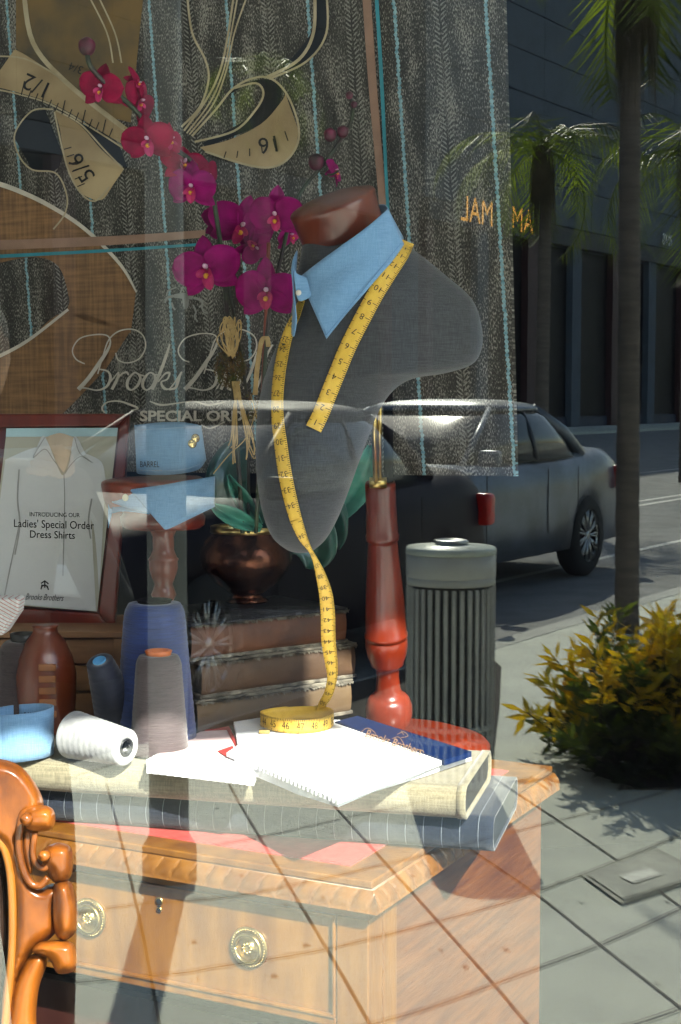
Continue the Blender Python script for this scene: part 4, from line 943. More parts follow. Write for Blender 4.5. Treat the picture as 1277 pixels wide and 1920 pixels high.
# ------------------------------------------------------------------ crate and framed portrait at the left
crt = thing("wooden_crate", "brown wooden crate behind the thread cones, carrying the framed shirt portrait", "crate", P(110, 1400, 2.84))
m_crate = mat("crate wood", (.26, .13, .05), .6, (.14, .06, .025), 8, (.3, 1, 3), .3, 40)
z0, z1 = ZS - .001, P(100, 1196, 2.80).z
x0, x1 = P(-60, 1300, 2.80).x, P(238, 1300, 2.80).x
for k in range(3):
    h = (z1 - z0) / 3
    mesh("plank", box(((x0 + x1) / 2, 2.81, z0 + h * (k + .5)), (x1 - x0, .018, h - .004)), m_crate, crt, smooth=False, bevel=.002)
mesh("lid", box(((x0 + x1) / 2, 2.90, z1 + .007), (x1 - x0 + .01, .22, .012)), m_crate, crt, smooth=False, bevel=.002)
mesh("corner_batten", box((x1 - .012, 2.796, (z0 + z1) / 2), (.022, .010, z1 - z0)), m_crate, crt, smooth=False, bevel=.002)
mesh("end_panel", box((x1 - .004, 2.90, (z0 + z1) / 2), (.010, .16, z1 - z0)), m_crate, crt, smooth=False)
FY = 2.90
fp = lambda off: (lambda x, y, *a: P(x, y, FY - off))
frm = thing("picture_frame", "mahogany framed shirt portrait sheet with a line of serif lettering", "framed picture", P(90, 1184, FY))
def fbar(a, b, c, d): return prism([P(*a, FY), P(*b, FY), P(*c, FY), P(*d, FY)], Vector((0, .022, 0)))
mesh("frame", merge(fbar((-70, 776), (243, 776), (222, 800), (-70, 804)), fbar((243, 776), (236, 900), (218, 1186), (186, 1150), (222, 800)) if False else fbar((243, 776), (214, 1190), (184, 1150), (221.5, 800)), fbar((214, 1190), (-80, 1178), (-80, 1132), (184, 1150)), ), m_mahog, frm, smooth=False, bevel=.004)
mesh("frame_back", prism([P(-70, 790, FY + .018), P(235, 790, FY + .018), P(205, 1180, FY + .018), P(-80, 1170, FY + .018)], Vector((0, .006, 0))), m_mahog, frm, smooth=False)
sheet_ = mesh("portrait_sheet", prism([fp(.004)(*q) for q in ((13, 803), (221, 802), (182, 1147), (-26, 1130))], Vector((0, .0015, 0))), mat("sheet ground", (.42, .40, .32), .7, (.38, .36, .29), 3), frm, smooth=False)
mesh("pale_blue_bar", sheet([(12, 803), (221, 802)], [(11, 819), (219, 818)], fp(.005)), mat("blue bar", (.40, .56, .60), .7), sheet_, smooth=False)
shirt = merge(sheet([(70, 838), (84, 818), (110, 880), (120, 890), (130, 868), (140, 818), (160, 850)], [(-5, 990), (10, 990), (60, 990), (100, 990), (140, 990), (165, 990), (172, 990)], fp(.0055), 6, 8),
              sheet([(-5, 990), (10, 990), (60, 990), (100, 990), (140, 990), (165, 990), (172, 990)], [(-18, 1128), (10, 1131), (60, 1135), (100, 1139), (140, 1143), (160, 1144), (180, 1146)], fp(.0055), 6, 8),
              sheet([(10, 862), (45, 846), (70, 838)], [(-10, 1010), (10, 990), (60, 960)], fp(.0052), 5, 6), sheet([(160, 850), (190, 866), (198, 900)], [(150, 960), (175, 985), (186, 1110)], fp(.0052), 5, 6))
mesh("printed_shirt", shirt, mat("printed white shirt", (.58, .58, .57), .7, (.50, .50, .50), 3), sheet_, smooth=False)
m_fold = mat("printed fold shade", (.36, .35, .34), .8)
m_skin = mat("printed skin tone", (.60, .48, .36), .8)
mesh("printed_neckline", sheet([(85, 820), (112, 812), (138, 820)], [(100, 850), (118, 886), (132, 850)], fp(.0062), 5, 5), m_skin, sheet_, smooth=False)
mesh("printed_folds", merge(*[stroke(p, wd_, fp(.0068)) for p, wd_ in (([(120, 888), (121, 950), (118, 1080)], 1.8), ([(36, 880), (33, 935), (37, 985), (28, 1040)], 3), ([(172, 935), (166, 975), (170, 1010)], 3), ([(84, 820), (62, 858), (84, 842), (100, 862), (118, 886)], 1.5), ([(140, 820), (150, 850), (174, 868), (152, 856), (134, 870), (122, 888)], 1.5), ([(36, 985), (20, 1060), (8, 1120)], 2.5))]), m_fold, sheet_, smooth=False)
mesh("printed_words", merge(text_on("INTRODUCING OUR", fp(.0075), 55, 968, 11.5, slope=.02, width=94), text_on("Ladies' Special Order", fp(.0075), 25, 988, 21, slope=.03, width=150), text_on("Dress Shirts", fp(.0075), 55, 1008, 20, slope=.03, width=84)), m_ink, sheet_, smooth=False)

mesh("printed_script", text_on("Brooks Brothers", fp(.0075), 47, 1124, 17, slope=.04, shear=.5, width=72), m_ink, sheet_, smooth=False)
mesh("printed_emblem", merge(*[stroke(q, 2.4, fp(.0075)) for q in ([(77, 1094), (84, 1090), (91, 1095)], [(84, 1088), (84, 1102)], [(78, 1100), (84, 1097), (90, 1101)], [(79, 1096), (77, 1105)], [(88, 1098), (91, 1106)])]), m_ink, sheet_, smooth=False)

# ------------------------------------------------------------------ small collar stand with barrel cuff
cs_ = thing("collar_stand", "small turned wooden display stand behind the blue thread cone", "display stand", G(309, 1352, ZS))
sb = G(309, 1352, ZS); ss = sb.y / F
hp = lambda py: (1352 - py) * ss
mesh("pedestal", lathe([(r * ss, hp(y)) for r, y in ((60, 1352), (60, 1344), (30, 1330), (18, 1300), (20, 1200), (22, 1150), (18, 1122), (24, 1110), (20, 1100), (17, 1090), (24, 1072), (27, 1060), (27, 1046), (29, 1043), (25, 1038), (20, 1025), (20, 1000), (26, 985), (30, 980))], sb, UP, 36), m_orangewood, cs_)
mesh("lower_plate", lathe([(70 * ss, hp(984)), (78 * ss, hp(978)), (80 * ss, hp(962)), (74 * ss, hp(955)), (88 * ss, hp(940))], sb, UP, 48), m_mahog, cs_)
mesh("top_plate", lathe([(88 * ss, hp(939)), (92 * ss, hp(925)), (95 * ss, hp(906)), (96 * ss, hp(898)), (95 * ss, hp(893)), (90 * ss, hp(890)), (5 * ss, hp(889))], sb + Vector((-4 * ss, 0, 0)), Vector((-.03, -.02, 1)), 56), m_orangewood, cs_)
cY = sb.y
fold = thing("folded_collar", "light blue pointed collar with a white button wrapped round the small wooden stand", "collar", P(305, 950, cY))
cf = cyl(303, 101, cY, .0)
def cff(k): 
    b = cyl(303, 101 + k, cY)
    return lambda x, y, u=0, v=0: b(x, y) + Vector((0, -.006 * v, 0))
mesh("collar_leaf", sheet([(243, 918), (300, 910), (350, 901), (403, 893)], [(309, 992), (320, 990), (365, 968), (402, 950)], cff(13), 8, 8), m_blue, fold, solid=.002)
mesh("collar_tab", sheet([(205, 905), (228, 912), (250, 916)], [(212, 942), (240, 952), (284, 962)], cff(10), 6, 5), m_blue, fold, solid=.002)
mesh("collar_point", sheet([(203, 908), (210, 925)], [(203, 990), (214, 945)], lambda x, y, u, v: P(x, y, cY - .045 - .01 * v), 4, 4), m_blue, fold, solid=.002)
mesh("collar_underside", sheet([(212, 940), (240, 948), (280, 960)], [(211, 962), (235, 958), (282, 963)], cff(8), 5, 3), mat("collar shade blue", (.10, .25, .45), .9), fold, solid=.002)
mesh("button", lathe([(0, 0), (.005, 0), (.0062, .001), (.0055, .002), (.003, .0016), (0, .0018)], cff(13)(236, 933) + Vector((0, -.002, 0)), Vector((-.4, -1, .1)), 20), mat("horn button", (.62, .60, .42), .4), fold)
mesh("buttonhole", stroke([(243, 936), (252, 938)], 1.6, cff(13)), mat("buttonhole stitch", (.55, .62, .66), .8), fold, smooth=False)
br = thing("barrel_cuff", "pale blue barrel cuff with gold buttons standing on the small wooden stand", "cuff", P(320, 890, cY))
def bc(k):
    b = cyl(320, 68 + k, cY)
    return b
mesh("cuff_band", sheet([(253, 797), (258, 799), (290, 797), (330, 795), (365, 795), (377, 799)], [(257, 884), (263, 889), (300, 891), (340, 888), (372, 880), (386, 862)], bc(0), 6, 6), m_blue, br, solid=.002)
mesh("cuff_inside", sheet([(254, 797), (300, 792), (345, 792), (377, 798)], [(256, 830), (300, 830), (345, 830), (378, 835)], lambda x, y, u=0, v=0: P(x, y, cY + 60 * ss * math.sqrt(max(0, 1 - ((x - 320) / 70) ** 2))), 6, 3), m_blue, br, solid=.002)
mesh("cuff_stitching", merge(stroke([(258, 806), (300, 804), (340, 802), (374, 803)], 1.2, bc(3)), stroke([(262, 881), (300, 883), (345, 880), (375, 870)], 1.2, bc(3))), mat("cuff stitch", (.30, .42, .58), .9), br, smooth=False)
mesh("gold_button", lathe([(0, 0), (.007, 0), (.008, .002), (.006, .004), (0, .005)], bc(3)(366, 822), Vector((.45, -1, .1)), 20), mat("gold button", (.8, .62, .25), .25, metal=1), br)
mesh("gold_button", lathe([(0, 0), (.007, 0), (.008, .002), (.006, .004), (0, .005)], bc(3)(360, 832), Vector((.4, -1, .1)), 20), MATS["gold button"], br)
mesh("stamped_word", text_on("BARREL", bc(2.5), 262, 876, 16, width=36), m_ink, br, smooth=False)
mesh("stamped_line", merge(*[stroke([(264 + i * 5.2, 882), (267.5 + i * 5.2, 882)], 1.2, bc(2.5), 1) for i in range(8)]), m_fold, br, smooth=False)

# ------------------------------------------------------------------ carved chair
chr_ = thing("carved_chair", "golden carved wooden chair back with scrolls in front of the desk", "chair", P(40, 1915, 1.92))
CYD = 1.92
cpos = lambda x, y, d: P(x, y, CYD + d)
mesh("back_frame", inflate([(-60, 1440), (-20, 1424), (15, 1426), (45, 1442), (70, 1475), (82, 1508), (72, 1530), (58, 1550), (42, 1575), (46, 1610), (60, 1645), (78, 1662), (100, 1656), (118, 1668), (110, 1700), (108, 1740), (96, 1758), (72, 1775), (52, 1800), (32, 1840), (24, 1900), (20, 1960), (-2, 1960), (10, 1900), (17, 1840), (23, 1760), (24, 1680), (16, 1620), (0, 1585), (-40, 1560), (-80, 1550)], cpos, .045, 24, 5), m_chair, chr_)
mesh("scroll", inflate([(42, 1530), (52, 1516), (80, 1510), (98, 1516), (104, 1532), (100, 1552), (88, 1558), (60, 1560), (46, 1552)], lambda x, y, d: P(x, y, CYD - .045 + d), .035, 20, 4), m_chair, chr_)
mesh("scroll", inflate([(78, 1600), (90, 1586), (112, 1580), (132, 1588), (137, 1612), (134, 1642), (118, 1655), (100, 1654), (90, 1636), (80, 1622)], lambda x, y, d: P(x, y, CYD - .035 + d), .035, 24, 4), m_chair, chr_)
mesh("scroll_eye", lathe([(.0, -.004), (.007, -.003), (.0075, .005), (.005, .009), (0, .010)], P(52, 1535, CYD - .078), Vector((-.5, -1, .1)), 16), m_chair, chr_)
mesh("scroll_eye", lathe([(.0, -.004), (.006, -.003), (.0068, .005), (.005, .009), (0, .010)], P(86, 1604, CYD - .068), Vector((-.5, -1, .1)), 16), m_chair, chr_)
mesh("scroll_ribbon", merge(tube([P(x, y, CYD - .05) for x, y in cr([(62, 1522), (44, 1524), (38, 1548), (36, 1590), (44, 1630), (58, 1656), (76, 1660), (90, 1645)], 6)], .0045, 10),
                           tube([P(x, y, CYD - .055) for x, y in cr([(66, 1560), (62, 1600), (70, 1622), (84, 1628), (92, 1618)], 6)], .004, 10)), m_chair, chr_)
mesh("scroll_recess", inflate([(48, 1555), (62, 1560), (64, 1600), (58, 1640), (44, 1610), (41, 1575)], lambda x, y, d: P(x, y, CYD - .038 + d), .012, 10, 4), m_chair, chr_)
mesh("knee", inflate([(100, 1660), (118, 1650), (134, 1656), (143, 1684), (147, 1712), (144, 1742), (135, 1756), (118, 1764), (104, 1752), (97, 1712)], lambda x, y, d: P(x, y, CYD - .03 + d), .045, 26, 4), m_chair, chr_)
mesh("lower_scroll", inflate([(60, 1784), (72, 1768), (92, 1764), (112, 1762), (136, 1768), (144, 1790), (144, 1812), (132, 1824), (108, 1825), (98, 1808), (88, 1796)], lambda x, y, d: P(x, y, CYD - .032 + d), .036, 22, 4), m_chair, chr_)
mesh("lower_stile", inflate([(50, 1800), (72, 1785), (88, 1796), (86, 1815), (74, 1850), (68, 1900), (66, 1965), (14, 1965), (18, 1905), (28, 1850)], lambda x, y, d: P(x, y, CYD - .012 + d), .032, 22, 5), m_chair, chr_)
mesh("splat_edge", tube([P(x, y, CYD - .03) for x, y in cr([(-14, 1560), (8, 1590), (20, 1640), (24, 1720), (22, 1800), (14, 1880), (6, 1960)], 6)], .0055, 10), mat("gilded edge", (.34, .12, .015), .3, coat=.5), chr_)
mesh("back_panel", inflate([(-90, 1570), (-20, 1570), (6, 1605), (16, 1680), (15, 1780), (4, 1880), (-4, 1965), (-90, 1965)], lambda x, y, d: P(x, y, CYD + .01 + d), .02, 20, 8), mat("dark chair panel", (.035, .018, .012), .25, (.015, .008, .006), 8, coat=.6), chr_)

# ================================================================== the street behind the viewer, mirrored in the pane
# trash can
tb = VG(843, 1478, 0); ts = G(843, 1478, 0).y / F
tc = thing("trash_can", "round slatted steel litter bin with a pale domed lid, mirrored beside the red stand", "litter bin", tb)
m_can = mat("bin paint", (.55, .55, .52), .45, (.45, .45, .43), 8)
rc_ = 82 * ts; Hc = .97
sl_ = []
for k in range(34):
    a = 2 * math.pi * k / 34; c = tb + Vector((math.cos(a), math.sin(a), 0)) * rc_
    X = Vector((-math.sin(a), math.cos(a), 0)); Y = Vector((math.cos(a), math.sin(a), 0))
    sl_.append(box(c + UP * (.03 + .38), (rc_ * .085, .008, .74), (X, Y, UP)))
mesh("slat_cage", merge(*sl_), m_can, tc, smooth=False)
mesh("hoop", merge(*[lathe([(rc_ * .985, z), (rc_ * 1.02, z), (rc_ * 1.02, z + h), (rc_ * .985, z + h)], tb, UP, 56, cap=False) for z, h in ((.03, .03), (.20, .02), (.245, .02), (.79, .03))]), m_can, tc)
mesh("liner", lathe([(rc_ * .88, .02), (rc_ * .88, .84), (rc_ * .86, .85)], tb, UP, 40), mat("bin liner", (.09, .09, .088), .7), tc)
mesh("top_band", lathe([(rc_ * 1.0, .815), (rc_ * 1.03, .82), (rc_ * 1.03, .90), (rc_ * .98, .905)], tb, UP, 56), m_can, tc)
mesh("lid", lathe([(rc_ * 1.04, .905), (rc_ * 1.04, .922), (rc_ * 1.0, .930), (rc_ * .45, .938), (rc_ * .42, .940)], tb, UP, 56), mat("bin lid paint", (.62, .66, .58), .35), tc)
mesh("lid_ring", lathe([(rc_ * .36, .938), (rc_ * .40, .952), (rc_ * .33, .957), (rc_ * .28, .943), (.01, .941)], tb, UP, 40), m_lit, tc)
# lamp post
pb = VG(318, 1645, 0); ps_ = G(318, 1645, 0).y / F
pst = thing("lamp_post", "tall grey steel street pole with a square base, mirrored at the left of the window", "lamp post", pb)
m_post = mat("post paint", (.20, .21, .21), .5, (.15, .16, .16), 4)
mesh("pole", lathe([(.062, .12), (.060, 1.5), (.05, 4.5), (.04, 6)], pb, UP, 28), m_post, pst)
mesh("base", merge(lathe([(.085, 0), (.085, .10), (.07, .125), (.062, .14)], pb, UP, 28)), m_post, pst)
arm = [pb + UP * 5.9 + sn_ for sn_ in (Vector((0, 0, 0)), -PN * 0 + PN * .6 + UP * .3, PN * 1.4 + UP * .4)]
mesh("arm", tube(arm, .03, 10), m_post, pst); mesh("lamp_head", lathe([(.05, 0), (.14, .1), (.15, .3), (.05, .4)], arm[-1] - UP * .1, PN, 16), m_post, pst)

def leafy(name, c1, c2, sc):
    m = mat(name, c1, .5, c2, sc)
    nt = m.node_tree; b = nt.nodes["Principled BSDF"]
    if "Translucent BSDF" not in nt.nodes:
        t = nt.nodes.new("ShaderNodeBsdfTranslucent"); mx = nt.nodes.new("ShaderNodeMixShader"); mx.inputs[0].default_value = .45
        nt.links.new(b.inputs["Base Color"].links[0].from_socket, t.inputs[0]); nt.links.new(b.outputs[0], mx.inputs[1]); nt.links.new(t.outputs[0], mx.inputs[2]); nt.links.new(mx.outputs[0], nt.nodes["Material Output"].inputs[0])
    return m
# palms
def palm(label, base, h, rt, seed, crown_h=1.6, n=16, hang=30):
    r = random.Random(seed)
    o = thing("palm_tree", label, "palm tree", base, group="palms along the kerb")
    pr = []
    for i in range(60):
        t = i / 59; pr.append((rt * (1.15 - .3 * t) * (1 + .035 * math.sin(i * 2.1)), h * t))
    mesh("trunk", lathe(pr, base, Vector((r.uniform(-.02, .02), r.uniform(-.02, .02), 1)), 20), mat("palm bark", (.15, .12, .10), .9, (.08, .065, .055), 5, (1, 1, 6), .6, 20), o)
    fr = []
    top = base + UP * h
    for k in range(n):
        a = 2 * math.pi * k / n + r.uniform(-.2, .2); L_ = crown_h * r.uniform(.65, 1.05); el = r.uniform(-.5, 1.1)
        d = Vector((math.cos(a), math.sin(a), 0)); pts = []
        p = top.copy(); ang = el
        for s in range(15):
            pts.append(p.copy()); p = p + (d * math.cos(ang) + UP * math.sin(ang)) * (L_ / 14); ang -= .14 + .03 * s / 5
        fr.append(tube(pts, [.018 - .001 * i for i in range(15)], 5))
        side = d.cross(UP)
        for s in range(1, 28):
            q = pts[min(int(s / 2), 13)].lerp(pts[min(int(s / 2) + 1, 14)], (s % 2) * .5)
            tdir = (pts[min(int(s / 2) + 1, 14)] - pts[min(int(s / 2), 13)]).normalized()
            ll = .5 * crown_h / 1.6 * math.sin(math.pi * (.12 + .85 * s / 28)) ** .6
            for sg in (-1, 1):
                e_ = q + (side * sg * .8 + tdir * .6 - UP * r.uniform(.15, .8)).normalized() * ll
                wv = tdir * .018
                fr.append(([q - wv, q + wv, e_], [(0, 1, 2)]))
    mesh("crown", merge(*fr), leafy("palm frond", (.24, .32, .012), (.012, .02, .008), 1.2), o, smooth=False)
    sk = []
    for k in range(hang * 8):
        a = r.uniform(0, 6.283); rr_ = rt * r.uniform(1, 2.6); z = h - r.uniform(-.1, .3)
        q = base + Vector((math.cos(a) * rr_ * .6, math.sin(a) * rr_ * .6, z)); e_ = q + Vector((math.cos(a) * rt * 1.0, math.sin(a) * rt * 1.0, -r.uniform(.4, 1.2)))
        sk.append(([q, q + Vector((-math.sin(a), math.cos(a), 0)) * .03, e_], [(0, 1, 2)]))
    mesh("dead_skirt", merge(*sk), mat("dead frond", (.10, .075, .04), .9, (.05, .04, .02), 5), o, smooth=False)
palm("ringed palm trunk rising behind the yellow shrub, mirrored right of the litter bin", VG(1175, 1185, 0), 4.45, .068, 3, 1.5, 9)
palm("palm with hanging fronds across the road, farther off than the ringed trunk", VG(1012, 960, -.1), 4.9, .09, 5, 2.0, 11)
palm("palm farthest along the kerb, mostly cut by the window's right edge", VG(1290, 905, -.1), 6.0, .15, 9, 3.2, 15)
palm("palm high behind the flower print, mirrored over the backdrop's left half", VG(500, 930, -.1), 6.6, .10, 13, 1.7, 9)

# shrub in its bed
sh0 = VG(1190, 1440, 0)
shr = thing("shrub", "yellow green feathery shrub growing at the kerbside bed, mirrored under the palm trunk", "shrub", sh0)
r = random.Random(11); lf = {0: [], 1: [], 2: []}; stm = []
gy = G(1190, 1440, 0).y
for k in range(250):
    x = r.triangular(965, 1460, 1230); y = 1140 + 300 * r.random() ** .8 + max(0, 1230 - x) * .22 + r.gauss(0, 12); Y = gy + r.uniform(-.35, .5)
    if x < 1040 and y > 1400: continue
    tip = VP(x, y, Y); root = sh0 + Vector((r.uniform(-.2, .2), r.uniform(-.2, .2), .05)) 
    mid = root.lerp(tip, .55) - UP * .04
    stm.append(tube([root, mid, tip], [.006, .004, .002], 4))
    dirv = (tip - mid).normalized()
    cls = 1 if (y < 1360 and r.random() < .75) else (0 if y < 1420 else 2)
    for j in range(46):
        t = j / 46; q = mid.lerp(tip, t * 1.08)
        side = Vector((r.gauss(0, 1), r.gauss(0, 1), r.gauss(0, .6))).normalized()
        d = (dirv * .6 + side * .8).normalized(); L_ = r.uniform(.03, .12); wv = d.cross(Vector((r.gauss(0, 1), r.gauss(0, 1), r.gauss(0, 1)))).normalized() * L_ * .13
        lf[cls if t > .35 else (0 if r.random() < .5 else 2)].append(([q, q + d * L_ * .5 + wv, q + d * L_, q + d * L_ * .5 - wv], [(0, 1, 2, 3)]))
mesh("stems", merge(*stm), mat("shrub stem", (.06, .045, .03), .9), shr)
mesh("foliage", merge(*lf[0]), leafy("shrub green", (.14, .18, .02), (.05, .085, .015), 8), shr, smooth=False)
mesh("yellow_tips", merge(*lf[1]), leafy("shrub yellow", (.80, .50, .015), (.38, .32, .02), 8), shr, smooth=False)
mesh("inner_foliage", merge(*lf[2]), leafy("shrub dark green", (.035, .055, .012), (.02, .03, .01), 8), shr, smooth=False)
struct("painted_car_shade", ([VG(x, y, .006) for x, y in ((330, 1392), (420, 1352), (600, 1296), (760, 1254), (905, 1218), (940, 1250), (936, 1330), (925, 1420), (800, 1436), (600, 1440), (380, 1446), (335, 1430))], [tuple(range(12))]), mat("painted ground shade", (.035, .028, .022), .95, (.015, .012, .01), 20))  # stands in for the parked car's shade, painted as a dark ground sheet
struct("planting_bed", ([VG(x, y, .01) for x, y in ((1090, 1425), (1150, 1400), (1420, 1395), (1440, 1470), (1200, 1478), (1120, 1455))], [tuple(range(6))]), mat("bed soil", (.06, .045, .03), .95, (.03, .025, .018), 20))

# cars (each built round its own base, then set down)
def car(label, pos, az, paint, group="cars parked along the kerb", ln=1.0):
    o = thing("parked_car", label, "car", (0, 0, 0), group=group)
    kw = dict(local=True)
    L2, Wd = 2.3, .90
    prof = [(-2.28, .42), (-2.30, .62), (-2.22, .86), (-2.05, .95), (-1.5, .98), (-1.0, .97), (1.0, 1.0), (1.75, 1.02), (2.1, .98), (2.26, .80), (2.28, .45), (2.1, .24), (-2.1, .24)]   # x forward is -; rear +
    def sect(y):
        t = (y + 2.3) / 4.6
        return Wd * (1 - .16 * abs(2 * t - 1) ** 3)
    n = 40; rings = []
    def top(y):
        pts = [(-2.30, .55), (-2.24, .80), (-2.0, .90), (-1.2, .99), (-.6, 1.0), (1.2, 1.02), (1.9, 1.06), (2.2, 1.0), (2.30, .7)]
        for (a, b), (c, d) in zip(pts, pts[1:]):
            if a <= y <= c: return b + (d - b) * (y - a) / (c - a)
        return .6
    for i in range(n + 1):
        y = -2.30 + 4.6 * i / n; w_ = sect(y); h = top(y); row = []
        wheel = any(abs(y - c) < .37 for c in (-1.38, 1.32)); lo = .26
        if wheel:
            c = -1.38 if y < 0 else 1.32; lo = .26 + math.sqrt(max(0, .37 ** 2 - (y - c) ** 2)) * 1.05
        for x, z in ((w_ * .55, lo), (w_ * .97, lo), (w_, lo + (h - lo) * .3), (w_ * 1.0, h - .22), (w_ * .96, h - .08), (w_ * .86, h), (w_ * .5, h + .02)):
            row.append((x, y, z))
        row += [(-x, yy, z) for x, yy, z in row[::-1]]
        rings.append([Vector(p) for p in row])
    mesh("body", loft(rings), paint, o, **kw)
    cab = []
    for z, y0, y1, w_ in ((1.0, -1.05, 1.65, .82), (1.20, -.66, 1.36, .75), (1.33, -.36, 1.08, .70), (1.41, -.10, .80, .63)):
        row = []
        for k in range(32):
            a = 2 * math.pi * k / 32; ca, sa = math.cos(a), math.sin(a)
            row.append(Vector((w_ * math.copysign(abs(ca) ** .5, ca), (y0 + y1) / 2 + (y1 - y0) / 2 * math.copysign(abs(sa) ** .5, sa), z)))
        cab.append(row)
    mesh("windows", loft(cab), mat("car glass", (.012, .02, .024), .12, coat=.3), o, **kw)
    rf = []
    for z, k_ in ((1.385, 1.06), (1.415, 1.04), (1.445, .92), (1.47, .66), (1.48, .3)):
        row = []
        for k in range(32):
            a = 2 * math.pi * k / 32; ca, sa = math.cos(a), math.sin(a)
            row.append(Vector((.64 * k_ * math.copysign(abs(ca) ** .55, ca), .36 + .56 * k_ * math.copysign(abs(sa) ** .55, sa), z)))
        rf.append(row)
    mesh("roof", loft(rf), paint, o, **kw)
    for sx in (-1, 1):
        mesh("pillar", merge(tube([(sx * .74, -.86, 1.0), (sx * .69, -.52, 1.21), (sx * .58, -.10, 1.40)], .026, 8), tube([(sx * .74, 1.42, 1.02), (sx * .69, 1.14, 1.22), (sx * .58, .74, 1.40)], .045, 8), tube([(sx * .815, .35, 1.0), (sx * .75, .36, 1.21), (sx * .645, .38, 1.40)], .022, 8)), paint, o, **kw)
        mesh("mirror", box((sx * .93, -.75, 1.05), (.18, .1, .12)), paint, o, bevel=.03, **kw)
        mesh("headlight", box((sx * .66, -2.22, .70), (.30, .12, .14)), mat("headlamp", (.6, .62, .62), .1, coat=1), o, bevel=.03, **kw)
        mesh("tail_light", box((sx * .80, 2.16, .80), (.14, .12, .20)), mat("tail lamp", (.60, .008, .006), .3, coat=.4), o, bevel=.03, **kw)
        for y in (-1.38, 1.32):
            wh = mesh("wheel", lathe([(.20, -.10), (.30, -.105), (.335, -.07), (.34, 0), (.335, .07), (.30, .105), (.22, .10)], (sx * .78, y, .34), (sx, 0, 0), 36, cap=False), mat("tyre", (.02, .02, .02), .85), o, **kw)
            spk = [lathe([(.215, .07), (.235, .10), (.24, .085)], (sx * .78, y, .34), (sx, 0, 0), 32, cap=False), lathe([(.0, .085), (.05, .085), (.05, .07)], (sx * .78, y, .34), (sx, 0, 0), 16, cap=False)]
            for k in range(11):
                a = 2 * math.pi * k / 11
                for da_ in (-.1, .1):
                    spk.append(tube([(sx * .86, y + .04 * math.cos(a), .34 + .04 * math.sin(a)), (sx * .865, y + .225 * math.cos(a + da_), .34 + .225 * math.sin(a + da_))], .009, 5))
            mesh("rim", merge(*spk), m_lit, wh, **kw)
            mesh("hub_back", lathe([(.0, .03), (.22, .03)], (sx * .78, y, .34), (sx, 0, 0), 24, cap=False), m_black, wh, **kw)
    mesh("door_line", merge(*[box((sx * .905, y, .68), (.006, .008, .5)) for sx in (-1, 1) for y in (-.75, .38, 1.0)]), m_ink, o, smooth=False, **kw)
    o.location = pos; o.rotation_euler.z = -az; o.scale = (1.0, ln, 1.08)
    return o
# car front is -Y in its own frame; seen mirrored the cars come towards us along the kerb
m_silver = mat("grey car paint", (.17, .20, .25), .38, (.055, .06, .07), 2, metal=.2, coat=.3)
m_plum = mat("dark plum car paint", (.016, .012, .020), .55, (.012, .009, .015), 2, spec=.15, coat=0)
az_r = maz(ST)
gc = G(1105, 1080, -.13)     # rear wheel contact, shop side
c1 = gc - sd * 1.32 - sn * .88
car("grey car with multi spoke wheels, mirrored between the litter bin and palm trunk", Vector(M(c1)), az_r, m_silver)
gc2 = G(398, 1345, -.13); c2 = gc2 + sd * 1.38 * .88 - sn * .88
car("dark plum car, mirrored behind the spools and copper bowl", Vector(M(c2)), az_r, m_plum, ln=.88)
# buildings across the street
def facade(label, s0, s1, n0, h, mwall, bays, txt=()):
    a, b = rd(s0, n0, 0), rd(s1, n0, 0); d = (b - a); Ln = d.length; d.normalize(); nn = (rd(0, n0 - 10, 0) - rd(0, n0, 0)).normalized()   # away from the street
    o = thing("street_building", label, "building", (a + b) / 2)
    X, Y = d, nn
    at = lambda s, dep, z: a + d * s + nn * dep + UP * z
    bx = lambda s0_, s1_, d0, d1, z0_, z1_: hexa([at(s0_, d0, z0_), at(s1_, d0, z0_), at(s1_, d1, z0_), at(s0_, d1, z0_), at(s0_, d0, z1_), at(s1_, d0, z1_), at(s1_, d1, z1_), at(s0_, d1, z1_)])
    mesh("wall", bx(0, Ln, .4, 12, -.1, h), mwall, o, smooth=False)
    gh = 8.4
    mesh("upper_cladding", merge(*[bx(i * Ln / 16 + .02, (i + 1) * Ln / 16 - .02, .1, .38, z, z + 1.75) for i in range(16) for z in [gh + .9 + 1.8 * k for k in range(int((h - gh - .9) / 1.8))]]), mwall, o, smooth=False)
    mesh("shop_band", bx(0, Ln, -.1, .38, gh, gh + .8), mat("band stone", (.07, .07, .075), .8), o, smooth=False)
    for i in range(bays + 1):
        s = Ln * i / bays; mesh("pier", bx(max(0, s - .5), min(Ln, s + .5), .0, .39, -.05, gh), mat("pier stone", (.17, .15, .15) if i % 3 else (.20, .07, .06), .7) if False else (mwall if i % 2 else mat("maroon pier", (.06, .016, .018), .6)), o, smooth=False)
    for i in range(bays):
        s = Ln * i / bays + .55; e_ = Ln * (i + 1) / bays - .55
        mesh("shop_window", bx(s, e_, .3, .39, .5, gh - .1), mat("dark shop glass", (.006, .007, .010), .5, spec=.1), o, smooth=False)
        mesh("stallriser", bx(s, e_, .2, .38, -.05, .48), mat("stallriser", (.025, .035, .07), .6), o, smooth=False)
    for t, s, z, hgt_, mm in txt:
        v, f = glyphs(t); mesh("sign_lettering", ([at(s, -.13, z) + X * (sg_ * p * hgt_ * (1.5 if hgt_ > .9 else 1)) + UP * (q * hgt_ * 1.5) for p, q in v for sg_ in (-1,)], f), mm, o, smooth=False)
    return o
m_bl = mat("blue grey cladding", (.085, .11, .14), .8, (.07, .09, .115), 1.5); m_wm = mat("warm grey facade", (.028, .026, .026), .85, (.02, .019, .019), 1)
